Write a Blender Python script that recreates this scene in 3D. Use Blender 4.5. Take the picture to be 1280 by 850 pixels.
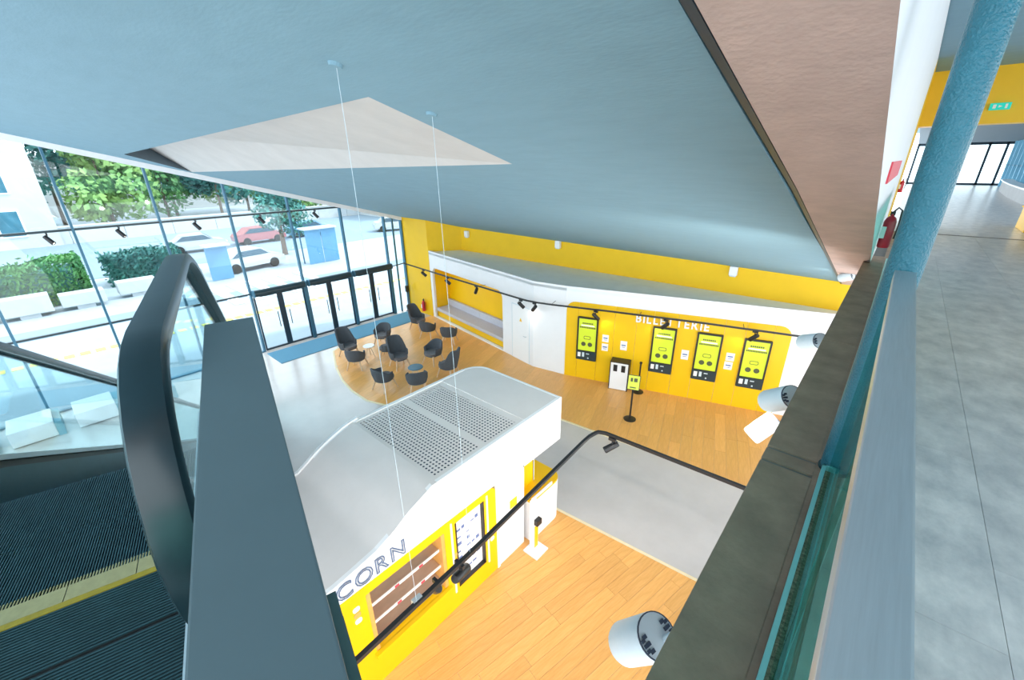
import bpy, bmesh, math, random
from mathutils import Vector, Matrix
from mathutils.geometry import tessellate_polygon
for o in list(bpy.data.objects): bpy.data.objects.remove(o)
scene = bpy.context.scene; col = scene.collection
random.seed(7)
V = Vector; PI = math.pi; R = math.radians

# ------------------------------------------------------------------ camera
H = 6.6                       # eye height above the hall floor; gallery floor is 1.4 m below the eye
FPX = 529.05
PIT, ROL, AZ = R(22.695), R(.685), R(41.602)
fw = V((-math.sin(AZ)*math.cos(PIT), math.cos(AZ)*math.cos(PIT), -math.sin(PIT)))
rt0 = V((math.cos(AZ), math.sin(AZ), 0)); dn0 = fw.cross(rt0)
rt = rt0*math.cos(ROL)+dn0*math.sin(ROL); dn = -rt0*math.sin(ROL)+dn0*math.cos(ROL)
cd = bpy.data.cameras.new('camera'); cd.sensor_width = 36; cd.lens = FPX/1280*36; cd.clip_start = .02; cd.clip_end = 500
cam = bpy.data.objects.new('camera', cd); col.objects.link(cam)
up = -dn; bk = -fw
cam.matrix_world = Matrix(((rt.x, up.x, bk.x, 0), (rt.y, up.y, bk.y, 0), (rt.z, up.z, bk.z, H), (0, 0, 0, 1)))
scene.camera = cam
EYE = V((0, 0, H))
def ray(x, y): return (x-640)*rt+(y-425)*dn+FPX*fw
def onz(x, y, z=0.): v = ray(x, y); return EYE+v*((z-H)/v.z)
def onx(x, y, X): v = ray(x, y); return EYE+v*(X/v.x)
def ony(x, y, Y): v = ray(x, y); return EYE+v*(Y/v.y)
def dep(x, y, d): return EYE+ray(x, y)*(d/FPX)

# ------------------------------------------------------------------ world, sun, exposure
scene.view_settings.view_transform = 'Standard'; scene.view_settings.look = 'None'
scene.view_settings.gamma = 1; scene.view_settings.use_curve_mapping = False
scene.view_settings.exposure = 0.55
w = bpy.data.worlds.new('world'); scene.world = w; w.use_nodes = True
bg = w.node_tree.nodes['Background']; bg.inputs[0].default_value = (.87, .95, 1, 1); bg.inputs[1].default_value = 2.6
sd = bpy.data.lights.new('sun', 'SUN'); sd.energy = 2.6; sd.angle = R(2); sd.color = (1, .96, .88)
so = bpy.data.objects.new('sun', sd); col.objects.link(so)
so.rotation_euler = (-V((.35, 1, 1.15))).to_track_quat('-Z', 'Y').to_euler()

# ------------------------------------------------------------------ materials
def mat(name, c, rough=.5, metal=0., noise=0., nscale=8., bump=0., bscale=60., emit=None, es=0., c2=None, spec=.5, stretch=None, rnd=0.):
    m = bpy.data.materials.new(name); m.use_nodes = True; nt = m.node_tree; b = nt.nodes['Principled BSDF']
    b.inputs['Base Color'].default_value = (*c, 1); b.inputs['Roughness'].default_value = rough; b.inputs['Metallic'].default_value = metal
    b.inputs['Specular IOR Level'].default_value = spec
    tc = nt.nodes.new('ShaderNodeTexCoord'); src = tc.outputs['Object']
    if stretch:
        mp = nt.nodes.new('ShaderNodeMapping'); mp.inputs['Scale'].default_value = stretch; nt.links.new(src, mp.inputs[0]); src = mp.outputs[0]
    if noise or c2:
        n = nt.nodes.new('ShaderNodeTexNoise'); n.inputs['Scale'].default_value = nscale; n.inputs['Detail'].default_value = 6; n.inputs['Roughness'].default_value = .65
        nt.links.new(src, n.inputs['Vector'])
        r = nt.nodes.new('ShaderNodeValToRGB'); a = c2 or tuple(x*(1-noise) for x in c)
        d = c if c2 else tuple(min(1, x*(1+noise)) for x in c)
        r.color_ramp.elements[0].color = (*a, 1); r.color_ramp.elements[1].color = (*d, 1)
        r.color_ramp.elements[0].position = .3; r.color_ramp.elements[1].position = .7
        nt.links.new(n.outputs['Fac'], r.inputs[0]); out = r.outputs[0]
        if rnd:
            oi = nt.nodes.new('ShaderNodeObjectInfo'); mr = nt.nodes.new('ShaderNodeMapRange')
            mr.inputs[3].default_value = 1-rnd; mr.inputs[4].default_value = 1+rnd
            nt.links.new(oi.outputs['Random'], mr.inputs[0])
            hs = nt.nodes.new('ShaderNodeHueSaturation'); nt.links.new(mr.outputs[0], hs.inputs['Value']); nt.links.new(out, hs.inputs['Color']); out = hs.outputs[0]
        nt.links.new(out, b.inputs['Base Color'])
    if bump:
        n2 = nt.nodes.new('ShaderNodeTexNoise'); n2.inputs['Scale'].default_value = bscale; nt.links.new(src, n2.inputs['Vector'])
        bp = nt.nodes.new('ShaderNodeBump'); bp.inputs['Strength'].default_value = bump; bp.inputs['Distance'].default_value = .02
        nt.links.new(n2.outputs['Fac'], bp.inputs['Height']); nt.links.new(bp.outputs[0], b.inputs['Normal'])
    if emit:
        b.inputs['Emission Color'].default_value = (*emit, 1); b.inputs['Emission Strength'].default_value = es
    return m
def glass(name, tint, refl=.06, rough=.02):
    m = bpy.data.materials.new(name); m.use_nodes = True; nt = m.node_tree; nt.nodes.clear()
    o = nt.nodes.new('ShaderNodeOutputMaterial'); t = nt.nodes.new('ShaderNodeBsdfTransparent'); g = nt.nodes.new('ShaderNodeBsdfGlossy'); x = nt.nodes.new('ShaderNodeMixShader')
    t.inputs[0].default_value = (*tint, 1); g.inputs['Roughness'].default_value = rough
    f = nt.nodes.new('ShaderNodeLayerWeight'); f.inputs['Blend'].default_value = .12
    mu = nt.nodes.new('ShaderNodeMath'); mu.operation = 'MULTIPLY_ADD'; mu.inputs[1].default_value = .35; mu.inputs[2].default_value = refl
    nt.links.new(f.outputs['Fresnel'], mu.inputs[0]); nt.links.new(mu.outputs[0], x.inputs[0])
    nt.links.new(t.outputs[0], x.inputs[1]); nt.links.new(g.outputs[0], x.inputs[2]); nt.links.new(x.outputs[0], o.inputs[0]); return m
M = {}
M['floor'] = mat('resin_floor', (.60, .55, .53), .2, noise=.06, nscale=1.2, bump=.03, bscale=30)
M['wood'] = mat('oak_planks', (.90, .47, .15), .32, c2=(.76, .36, .095), nscale=3.5, stretch=(9, 1, 4), rnd=.08, bump=.05, bscale=40)
M['edging'] = mat('edging', (.84, .70, .45), .5, noise=.05)
M['ceiling'] = mat('ceiling_plaster', (.20, .345, .43), .8, noise=.05, nscale=2.5, bump=.08, bscale=18, stretch=(1, 3, 1))
M['dent_lit'] = mat('recess_plaster_lit', (.58, .56, .545), .8, noise=.06, nscale=2, bump=.08, bscale=18)  # ceiling plaster with the window light on the facet put into its colour
M['pink'] = mat('raw_concrete', (.52, .38, .34), .85, noise=.12, nscale=3, bump=.2, bscale=30)
M['white'] = mat('white_paint', (.84, .84, .86), .55, noise=.02, nscale=2)
M['gloss_white'] = mat('gloss_white', (.88, .88, .89), .3, noise=.01)
M['rooftop'] = mat('roof_white', (.74, .70, .68), .6, noise=.03, nscale=2)
M['boxtop'] = mat('box_top', (.80, .86, .88), .6, noise=.05, nscale=2)
M['yellow'] = mat('yellow_lacquer', (.88, .52, .0), .42, noise=.03, nscale=1.5)
M['yellow_dark'] = mat('yellow_wall', (.86, .52, .0), .6, noise=.04, nscale=1.5)
M['steel_blue'] = mat('mullion_paint', (.055, .16, .24), .35, metal=.3, noise=.05)
M['navy'] = mat('door_frame_paint', (.01, .03, .05), .4, noise=.05)
M['black'] = mat('black_metal', (.015, .015, .017), .4, noise=.1)
M['tube_dark'] = mat('tube_dark', (.02, .04, .05), .3, noise=.1)
M['glass'] = glass('window_glass', (.90, .97, 1.0), .03)
M['glass_green'] = glass('balustrade_glass', (.50, .80, .74), .08)
M['glass_cyan'] = glass('escalator_glass', (.82, .96, .98), .05)
M['channel'] = mat('channel_alu', (.32, .72, .75), .3, metal=.6, noise=.05)
M['grit'] = mat('grit', (.25, .22, .16), .95, noise=.6, nscale=90, bump=.6, bscale=90)
M['rail'] = mat('brushed_steel', (.55, .60, .62), .38, metal=.8, noise=.06, nscale=6, stretch=(30, 1, 1))
M['column'] = mat('teal_column', (.018, .15, .21), .3, noise=.08, nscale=20, bump=.5, bscale=110)
M['ledge'] = mat('dark_stone', (.42, .295, .215), .55, c2=(.25, .18, .135), nscale=5, bump=.15, bscale=40)
M['gtile'] = mat('gallery_tile', (.66, .64, .62), .28, c2=(.36, .37, .38), nscale=4.2, bump=.08, bscale=25, stretch=(1.6, 1, 1), rnd=.05)
M['joint'] = mat('joint', (.20, .20, .20), .9, noise=.1)
M['cap'] = mat('parapet_metal', (.085, .135, .155), .45, noise=.04, nscale=5)
M['strip'] = mat('strip_green', (.11, .21, .21), .35, noise=.06)
M['fin'] = mat('fin_blue', (.22, .52, .72), .4, noise=.05)
M['rubber'] = mat('handrail_rubber', (.008, .024, .032), .3, noise=.1, nscale=20)
M['esc_metal'] = mat('escalator_metal', (.03, .10, .125), .35, metal=.6, noise=.1, nscale=10)
M['esc_step'] = mat('escalator_step', (.035, .085, .10), .42, metal=.5, noise=.15, nscale=10)
M['esc_groove'] = mat('escalator_groove', (.006, .014, .018), .7, noise=.1)
M['deck'] = mat('deck_steel', (.62, .68, .72), .35, metal=.6, noise=.05)
M['esc_yellow'] = mat('comb_yellow', (.36, .25, .01), .5, noise=.15, nscale=30)
M['comb'] = mat('comb_alu', (.42, .35, .17), .45, metal=.2, noise=.1, nscale=30)
M['fabric'] = mat('charcoal_fabric', (.07, .08, .095), .9, noise=.25, nscale=60, bump=.3, bscale=250)
M['seat_fabric'] = mat('grey_seat_fabric', (.15, .15, .16), .9, noise=.2, nscale=60, bump=.3, bscale=250)
M['legwood'] = mat('pale_beech', (.66, .45, .28), .5, noise=.1, nscale=12)
M['bench'] = mat('bench_grey', (.50, .50, .56), .8, noise=.06, nscale=20, bump=.1, bscale=120)
M['mat'] = mat('blue_doormat', (.10, .28, .42), .9, noise=.2, nscale=60, bump=.4, bscale=200)
M['red'] = mat('extinguisher_red', (.62, .02, .04), .3, noise=.05)
M['redsign'] = mat('red_sign', (.75, .05, .08), .5, noise=.03)
M['screen'] = mat('kiosk_screen', (.50, .60, .03), .3, noise=.05, nscale=2, emit=(.62, .72, .03), es=.25)
M['ink'] = mat('ink', (.08, .09, .04), .6, noise=.1)
M['inkblue'] = mat('ink_blue', (.12, .18, .38), .6, noise=.1)
M['corn'] = mat('blue_grey_letter', (.10, .15, .26), .5, noise=.05)
M['paper'] = mat('paper', (.92, .88, .84), .7, noise=.02)
M['bronze'] = mat('warm_steel', (.62, .48, .38), .35, metal=.4, noise=.15, nscale=4, stretch=(1, .4, 3))
M['orangewood'] = mat('orange_frame', (.75, .38, .10), .5, noise=.1, nscale=8)
M['projector'] = mat('projector_white', (.62, .72, .78), .4, noise=.03)
M['vent'] = mat('vent', (.03, .05, .09), .6, noise=.05)
M['lens'] = mat('lamp_lens', (.9, .9, .85), .3, emit=(1, .93, .8), es=6.)
M['exit'] = mat('exit_green', (.0, .35, .28), .4, emit=(.0, .5, .4), es=.5)
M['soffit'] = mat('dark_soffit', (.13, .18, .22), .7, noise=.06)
M['pave'] = mat('pavement', (.33, .37, .41), .8, noise=.08, nscale=.8)
M['road'] = mat('asphalt', (.20, .26, .32), .85, noise=.08, nscale=1.5)
M['concrete'] = mat('light_concrete', (.46, .47, .48), .8, noise=.06, nscale=2)
M['wallout'] = mat('facade_white', (.50, .50, .50), .8, noise=.04, nscale=.6)
M['winout'] = mat('facade_glass', (.05, .16, .22), .2, noise=.2, nscale=1)
M['leaf'] = mat('leaf_green', (.14, .34, .08), .7, c2=(.06, .22, .10), nscale=.7)
M['leaf2'] = mat('leaf_pale', (.32, .46, .12), .7, c2=(.14, .32, .10), nscale=.7)
M['leaf3'] = mat('leaf_teal', (.06, .24, .18), .7, c2=(.04, .15, .15), nscale=.9)
M['bark'] = mat('bark', (.16, .11, .08), .9, noise=.3, nscale=8)
M['carwhite'] = mat('car_white', (.5, .52, .54), .25, noise=.01)
M['carblue'] = mat('car_blue', (.18, .36, .58), .25, noise=.01)
M['carred'] = mat('car_red', (.42, .16, .17), .25, noise=.01)
M['carglass'] = mat('car_glass', (.05, .10, .14), .1, noise=.05)
M['tyre'] = mat('tyre', (.02, .02, .02), .8, noise=.1)
M['shelter'] = mat('blue_panel', (.10, .25, .40), .3, noise=.08, nscale=1)
M['tactile'] = mat('tactile_yellow', (.75, .62, .12), .8, noise=.1, nscale=6)
M['bluefloor'] = mat('blue_grey_side', (.16, .36, .44), .5, noise=.05)

# ------------------------------------------------------------------ mesh helpers
OFF = {}
class Fr:                                   # local frame: point = o + a*u + b*v + c*w
    def __init__(s, o, u, v, w): s.o, s.u, s.v, s.w = V(o), V(u), V(v), V(w)
    def __call__(s, a, b, c): return s.o+s.u*a+s.v*b+s.w*c
WORLD = Fr((0, 0, 0), (1, 0, 0), (0, 1, 0), (0, 0, 1))
class MB:
    def __init__(s): s.v = []; s.f = []; s.m = []
    def add(s, vs, fs, mi=0):
        k = len(s.v); s.v += [V(x) for x in vs]; s.f += [[i+k for i in f] for f in fs]; s.m += [mi]*len(fs); return s
    def box(s, a0, a1, b0, b1, c0, c1, fr=WORLD, mi=0):
        P = [fr(a, b, c) for c in (c0, c1) for b in (b0, b1) for a in (a0, a1)]
        return s.add(P, [(0, 2, 3, 1), (4, 5, 7, 6), (0, 1, 5, 4), (2, 6, 7, 3), (0, 4, 6, 2), (1, 3, 7, 5)], mi)
    def prism(s, loops, fr=WORLD, c0=0, c1=.1, mi=0, sidemi=None):   # loops: outer + holes, 2D (a,b)
        flat = [p for l in loops for p in l]; n = len(flat)
        if len(loops) == 1 and len(flat) <= 4: tris = [tuple(range(n))]
        else: tris = tessellate_polygon([[V((p[0], p[1], 0)) for p in l] for l in loops])
        tris = [tuple(t) for t in tris]
        vs = [fr(p[0], p[1], c0) for p in flat]+[fr(p[0], p[1], c1) for p in flat]
        s.add(vs, tris+[tuple(i+n for i in reversed(t)) for t in tris], mi)
        k = len(s.v)-2*n; st = 0
        for l in loops:
            for i in range(len(l)):
                a, b = st+i, st+(i+1) % len(l); s.f.append([k+a, k+b, k+b+n, k+a+n]); s.m.append(mi if sidemi is None else sidemi)
            st += len(l)
        return s
    def tube(s, path, r, n=8, caps=True, mi=0):
        path = [V(p) for p in path]; rs = r if isinstance(r, (list, tuple)) else [r]*len(path); k = len(s.v); prev = None
        for i, p in enumerate(path):
            t = (path[min(i+1, len(path)-1)]-path[max(i-1, 0)]).normalized()
            a = t.orthogonal().normalized() if prev is None else (prev-t*prev.dot(t)).normalized()
            prev = a; b = t.cross(a)
            s.v += [p+(a*math.cos(2*PI*j/n)+b*math.sin(2*PI*j/n))*rs[i] for j in range(n)]
        for i in range(len(path)-1):
            for j in range(n): s.f.append([k+i*n+j, k+i*n+(j+1) % n, k+(i+1)*n+(j+1) % n, k+(i+1)*n+j]); s.m.append(mi)
        if caps: s.f += [[k+j for j in range(n)][::-1], [k+(len(path)-1)*n+j for j in range(n)]]; s.m += [mi, mi]
        return s
    def sweep(s, rings, closed=True, mi=0):            # rings of equal length joined
        k = len(s.v); n = len(rings[0])
        for r in rings: s.v += [V(p) for p in r]
        for i in range(len(rings)-1):
            for j in range(n if closed else n-1): s.f.append([k+i*n+j, k+i*n+(j+1) % n, k+(i+1)*n+(j+1) % n, k+(i+1)*n+j]); s.m.append(mi)
        if closed: s.f += [[k+j for j in range(n)][::-1], [k+(len(rings)-1)*n+j for j in range(n)]]; s.m += [mi, mi]
        return s
    def lathe(s, prof, o=(0, 0, 0), ax=(0, 0, 1), n=16, mi=0):
        o = V(o); ax = V(ax).normalized(); a = ax.orthogonal().normalized(); b = ax.cross(a)
        rings = [[o+ax*z+(a*math.cos(2*PI*j/n)+b*math.sin(2*PI*j/n))*max(r, 1e-4) for j in range(n)] for r, z in prof]
        return s.sweep(rings, True, mi)
    def mesh(s, name, mats, off=V((0, 0, 0)), smooth=False, bevel=0, fix=True):
        me = bpy.data.meshes.new(name); me.from_pydata([tuple(p-off) for p in s.v], [], s.f)
        for m in (mats if isinstance(mats, (list, tuple)) else [mats]): me.materials.append(M[m])
        if len(set(s.m)) > 1: me.polygons.foreach_set('material_index', s.m)
        if fix or bevel:
            b = bmesh.new(); b.from_mesh(me)
            if bevel: bmesh.ops.bevel(b, geom=b.edges[:], offset=bevel, segments=2, affect='EDGES', profile=.7, clamp_overlap=True)
            bmesh.ops.recalc_face_normals(b, faces=b.faces[:]); b.to_mesh(me); b.free()
        if smooth:
            me.polygons.foreach_set('use_smooth', [True]*len(me.polygons))
            if hasattr(me, 'set_sharp_from_angle'): me.set_sharp_from_angle(angle=R(38))
        me.update(); return me
    def build(s, name, mats, parent=None, **kw):
        off = OFF.get(parent.name, V((0, 0, 0))) if parent else V((0, 0, 0))
        return put(name, s.mesh(name, mats, off, **kw), parent)
def put(name, me, parent=None):
    o = bpy.data.objects.new(name, me); col.objects.link(o)
    if parent: o.parent = parent; OFF[o.name] = OFF.get(parent.name, V((0, 0, 0)))
    return o
def tag(o, label, cat=None, group=None, kind=None):
    o['label'] = label
    if cat: o['category'] = cat
    if group: o['group'] = group
    if kind: o['kind'] = kind
    return o
def thing(name, label, cat, loc, group=None, kind=None):
    o = bpy.data.objects.new(name, None); col.objects.link(o); o.location = loc; o.empty_display_size = .1; OFF[o.name] = V(loc)
    return tag(o, label, cat, group, kind)
def struct(o, label=None):
    o['kind'] = 'structure'
    if label: o['label'] = label
    return o
def copy_tree(o, parent=None):
    c = o.copy(); col.objects.link(c); c.parent = parent
    for ch in list(o.children): copy_tree(ch, c)
    return c
def arc(cx, cy, r, a0, a1, n=6): return [(cx+r*math.cos(a0+(a1-a0)*i/n), cy+r*math.sin(a0+(a1-a0)*i/n)) for i in range(n+1)]
def rrect(a0, a1, b0, b1, r, corners='tl tr bl br', n=5):
    out = []
    for nm, cx, cy, s in (('bl', a0+r, b0+r, PI), ('br', a1-r, b0+r, 1.5*PI), ('tr', a1-r, b1-r, 0), ('tl', a0+r, b1-r, .5*PI)):
        if nm in corners: out += arc(cx, cy, r, s, s+PI/2, n)
        else: out.append((a0 if 'l' in nm else a1, b0 if 'b' in nm else b1))
    return out
def lerp_prof(pts, x):
    pts = sorted(pts)
    if x <= pts[0][0]: return pts[0][1]
    for (a, b), (c, d) in zip(pts, pts[1:]):
        if x <= c: return b+(d-b)*(x-a)/(c-a)
    return pts[-1][1]
def glyph(ch, size, extrude=.01, outline=0, bold=0):
    cu = bpy.data.curves.new('glyph', 'FONT'); cu.body = ch; cu.size = size; cu.extrude = extrude; cu.resolution_u = 3; cu.offset = bold
    if outline: cu.fill_mode = 'NONE'; cu.extrude = 0; cu.bevel_depth = outline; cu.bevel_resolution = 0
    ob = bpy.data.objects.new('glyph', cu); col.objects.link(ob)
    me = bpy.data.meshes.new_from_object(ob.evaluated_get(bpy.context.evaluated_depsgraph_get()))
    vs = [v.co.copy() for v in me.vertices]; fs = [list(p.vertices) for p in me.polygons]
    bpy.data.objects.remove(ob); bpy.data.curves.remove(cu); bpy.data.meshes.remove(me)
    return vs, fs
def lettering(parent, text, fr, size, m, extrude=.01, outline=0, gap=.12, xs=1.0, bold=0):
    x = 0
    for ch in text:
        vs, fs = glyph(ch, size, extrude, outline, bold)
        x0 = min(v.x for v in vs); x1 = max(v.x for v in vs)
        b = MB(); b.add([fr(x+(v.x-x0)*xs, v.y, v.z) for v in vs], fs); b.build('letter', m, parent, fix=False)
        x += (x1-x0)*xs+gap*size
    return x

# ------------------------------------------------------------------ big dimensions
ZB = 3.02
XW = -17.02                                          # plane of the glass wall
def Pz(y, x=-17.): return 7.524-.27*y-(.022*(y-4)*(x+17)/16.4 if y > 4 else 0)      # sloping ceiling underside
ZG = H-1.4                                           # gallery floor level
# billetterie front
A_ = onz(704.5, 468); B_ = onz(958, 516); U_ = (B_-A_).normalized(); N_ = V((U_.y, -U_.x, 0))
FT = Fr(A_, U_, (0, 0, 1), N_)                       # ticket wall: a along, b up, c towards the hall
W0 = onz(543, 395); W1 = onz(635, 442); W2 = onz(666, 458); W3 = A_
W0 = V((-15.22, 11.62, 0))
W5 = A_+U_*7.3
# ------------------------------------------------------------------ FLOOR
isl2 = [(-15.35, 11.9), (-15.35, 7.2), (-15.0, 6.55), (-13.6, 5.93), (-12.5, 5.58), (-11.6, 5.42), (-10.7, 5.40), (-10.1, 5.60), (-9.6, 6.0), (-8.9, 6.8), (-8.3, 7.45), (-7.5, 8.0), (-5.64, 8.37), (-1.07, 8.81), (.4, 8.95), (.4, 13.3),
        (B_.x, B_.y+.1), (W3.x, W3.y+.1), (W2.x, W2.y+.1), (W1.x, W1.y+.1), (W0.x, W0.y+.1)]
isl1 = [(-3.9, 5.59), (.5, 5.97), (.5, -.4), (-3.9, -.4)]
floor = MB().box(XW-.1, 1.5, -9, 18, -.3, 0).build('floor', 'floor'); struct(floor, 'pale grey resin floor of the hall with oak plank areas')
def clip(poly, rect):
    out = poly
    for i in range(4):
        a, b = rect[i], rect[(i+1) % 4]; nx, ny = -(b[1]-a[1]), b[0]-a[0]; src = out; out = []
        if not src: return []
        for j in range(len(src)):
            p, q = src[j], src[(j+1) % len(src)]
            dp = (p[0]-a[0])*nx+(p[1]-a[1])*ny; dq = (q[0]-a[0])*nx+(q[1]-a[1])*ny
            if dp >= 0: out.append(p)
            if (dp >= 0) != (dq >= 0): t = dp/(dp-dq); out.append((p[0]+(q[0]-p[0])*t, p[1]+(q[1]-p[1])*t))
    return out
def area(p): return abs(sum(p[i][0]*p[(i+1) % len(p)][1]-p[(i+1) % len(p)][0]*p[i][1] for i in range(len(p))))/2
planks = []
def lay(poly, az, wd, ln, seed):
    rd = random.Random(seed); d = (math.sin(az), math.cos(az)); e = (d[1], -d[0])
    us = [p[0]*e[0]+p[1]*e[1] for p in poly]; vs = [p[0]*d[0]+p[1]*d[1] for p in poly]
    u = min(us); row = 0
    while u < max(us):
        v = min(vs)-rd.random()*ln
        while v < max(vs):
            L = ln*rd.uniform(.8, 1.2); g = .0018
            rc = [(u+g, v+g), (u+wd-g, v+g), (u+wd-g, v+L-g), (u+g, v+L-g)]
            rw = [(a*e[0]+b*d[0], a*e[1]+b*d[1]) for a, b in rc]
            c = clip(poly, rw)
            if len(c) > 2 and area(c) > .01: planks.append((c, az))
            v += L
        u += wd
lay(isl1, R(12), .19, 1.6, 1); lay(isl2, R(-17), .26, 1.9, 2)
pinned = sorted(planks, key=lambda q: -area(q[0])/sum((x*x) for x in (sum(p[0] for p in q[0])/len(q[0]), sum(p[1] for p in q[0])/len(q[0]), H)))
rest = MB()
for i, (c, az) in enumerate(pinned):
    cx = sum(p[0] for p in c)/len(c); cy = sum(p[1] for p in c)/len(c)
    f = Fr((0, 0, 0), (math.cos(az), -math.sin(az), 0), (math.sin(az), math.cos(az), 0), (0, 0, 1))
    if i < 300:
        mb = MB()
        loc = [((x-cx)*math.cos(az)-(y-cy)*math.sin(az), (x-cx)*math.sin(az)+(y-cy)*math.cos(az)) for x, y in c]
        mb.prism([loc], WORLD, 0.0005, .008); o = put('plank', mb.mesh('plank', 'wood'), floor); o.location = (cx, cy, 0); o.rotation_euler = (0, 0, -az)
    else: rest.prism([c], WORLD, .0005, .008)
if rest.v: rest.build('plank_remainder', 'wood', floor)['kind'] = 'stuff'
def strip(poly, wd, z0, z1):
    m = MB()
    for p, q in zip(poly, poly[1:]):
        p, q = V((*p, 0)), V((*q, 0)); d = (q-p).normalized(); n = V((-d.y, d.x, 0))*wd/2
        m.add([p-n-d*.01+V((0, 0, z)) if k == 0 else v for z in (z0,) for k, v in ()], [])
        P = [a+V((0, 0, z)) for z in (z0, z1) for a in (p-n, q-n, q+n, p+n)]
        m.add(P, [(3, 2, 1, 0), (4, 5, 6, 7), (0, 1, 5, 4), (1, 2, 6, 5), (2, 3, 7, 6), (3, 0, 4, 7)])
    return m
struct(strip([isl1[0], isl1[1]], .06, 0, .012).build('trim_1', 'edging'), 'pale edging strip between oak planks and grey floor by the kiosk')
struct(strip(isl2[1:15], .06, 0, .012).build('trim_2', 'edging'), 'pale edging strip curving round the oak area under the chairs')

# ------------------------------------------------------------------ GLASS WALL
win = thing('window_1', 'tall glass wall with blue steel mullions facing the street', None, (XW, 4, 0)); win['kind'] = 'structure'
ys = [-4.92, -2.96, -1.0, .955, 2.91, 4.84, 6.78, 8.76, 10.71, 11.58]
ZT, ZD = 5.04, 2.295
for y in ys:
    top = Pz(y)-.02
    MB().box(XW-.10, XW+.06, y-.028, y+.028, 0, top).build('mullion', 'steel_blue', win)
for y in (6.78, 8.76, 10.71): MB().box(XW-.06, XW+.10, y-.06, y+.06, 0, ZD+.05).build('door_post', 'steel_blue', win)
for a, b in zip(ys, ys[1:]):
    if b < 8.8: MB().box(XW-.05, XW+.05, a, b, ZT-.03, ZT+.03).build('transom', 'tube_dark', win)
    if b < 4.9: MB().box(XW-.05, XW+.05, a, b, ZD-.025, ZD+.025).build('transom', 'tube_dark', win)
    elif b < 10.8: MB().box(XW-.05, XW+.05, a, b, ZD-.03, ZD+.06).build('transom', 'steel_blue', win)
    fr = Fr((XW-.01, 0, 0), (0, 1, 0), (0, 0, 1), (1, 0, 0))
    rows = []
    if b < 4.9: rows.append((0.02, ZD-.025))
    if b < 8.8: rows += [(ZD+.03, ZT-.03), (ZT+.03, None)]
    elif b < 10.8: rows.append((ZD+.06, None))
    else: rows.append((.02, None))
    for z0, z1 in rows:
        a2, b2 = a+.028, b-.028
        pl = [(a2, z0), (b2, z0), (b2, z1 or Pz(b2)-.04), (a2, z1 or Pz(a2)-.04)]
        if pl[2][1] > z0+.02: MB().prism([pl], fr, 0, .012).build('pane', 'glass', win)
MB().box(XW-.08, XW+.05, -5, 4.84, 0, .05).build('sill', 'steel_blue', win)
MB().box(XW-.02, XW+.03, 11.10, 11.17, 0, Pz(11.1)-.03).build('mullion', 'steel_blue', win)
# light band where glass meets ceiling
tb = MB(); tb.add([V((XW+dx, y, Pz(y)-dz)) for y in (-6, 11.6) for dx, dz in ((.02, 0), (.09, 0), (.09, .15), (.02, .15))], [(0, 1, 2, 3), (4, 7, 6, 5), (0, 4, 5, 1), (1, 5, 6, 2), (2, 6, 7, 3), (3, 7, 4, 0)])
struct(tb.build('trim_3', 'white'), 'pale band along the top of the glass wall')
# doors
k = 0
for a, b in ((4.84, 6.78), (6.78, 8.76), (8.76, 10.71)):
    a2, b2 = a+.06, b-.06; mid = (a2+b2)/2
    for i, (p, q) in enumerate(((a2, mid), (mid, b2))):
        k += 1; d = thing('door_%d' % k, '', None, (XW, (p+q)/2, 0)); d['kind'] = 'structure'
        d['label'] = 'dark framed glass entrance door leaf, number %s from the escalator side' % ['one', 'two', 'three', 'four', 'five', 'six'][k-1]
        s0, s1 = (.045, .10) if i == 0 else (.10, .045)
        fx = (XW-.03, XW+.03)
        f = MB().box(*fx, p, p+s0, .02, ZD-.04).box(*fx, q-s1, q, .02, ZD-.04).box(*fx, p+s0, q-s1, .02, .09).box(*fx, p+s0, q-s1, ZD-.12, ZD-.04)
        f.build('door_frame', 'navy', d)
        MB().box(XW-.006, XW+.006, p+s0, q-s1, .09, ZD-.12).build('pane', 'glass', d)
        hy = q-s1-.12 if i == 0 else p+s0+.12
        MB().tube([(XW+.07, hy, .85), (XW+.07, hy, 1.45)], .016).tube([(XW, hy, .95), (XW+.07, hy, .95)], .01).tube([(XW, hy, 1.35), (XW+.07, hy, 1.35)], .01).build('handle', 'navy', d)
for i, (a, b) in enumerate(((4.9, 6.72), (6.9, 8.66), (8.86, 10.66))):
    t = thing('air_curtain', ['dark tubular air curtain over the doors nearest the escalator', 'dark tubular air curtain over the middle pair of doors', 'dark tubular air curtain over the doors nearest the yellow wall'][i], 'air curtain', (XW+.19, a, ZD+.02), 'air curtains over the entrance doors')
    MB().tube([(XW+.19, a, ZD+.02), (XW+.19, b, ZD+.02)], .13, 14).build('tube', 'tube_dark', t, smooth=True)
    for e in (a-.02, b+.02): MB().lathe([(.0, -.02), (.14, -.02), (.14, .02), (0, .02)], (XW+.19, e, ZD+.02), (0, 1, 0), 14).build('end_cap', 'steel_blue', t)
    MB().box(XW+.13, XW+.25, a+.15, b-.15, ZD-.118, ZD-.10).build('outlet_slot', 'black', t)
mt = MB().box(-16.72, -15.40, 4.8, 11.2, .002, .022).build('doormat', 'mat', bevel=.008); tag(mt, 'long blue entrance doormat along the glass doors', 'doormat')

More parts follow.
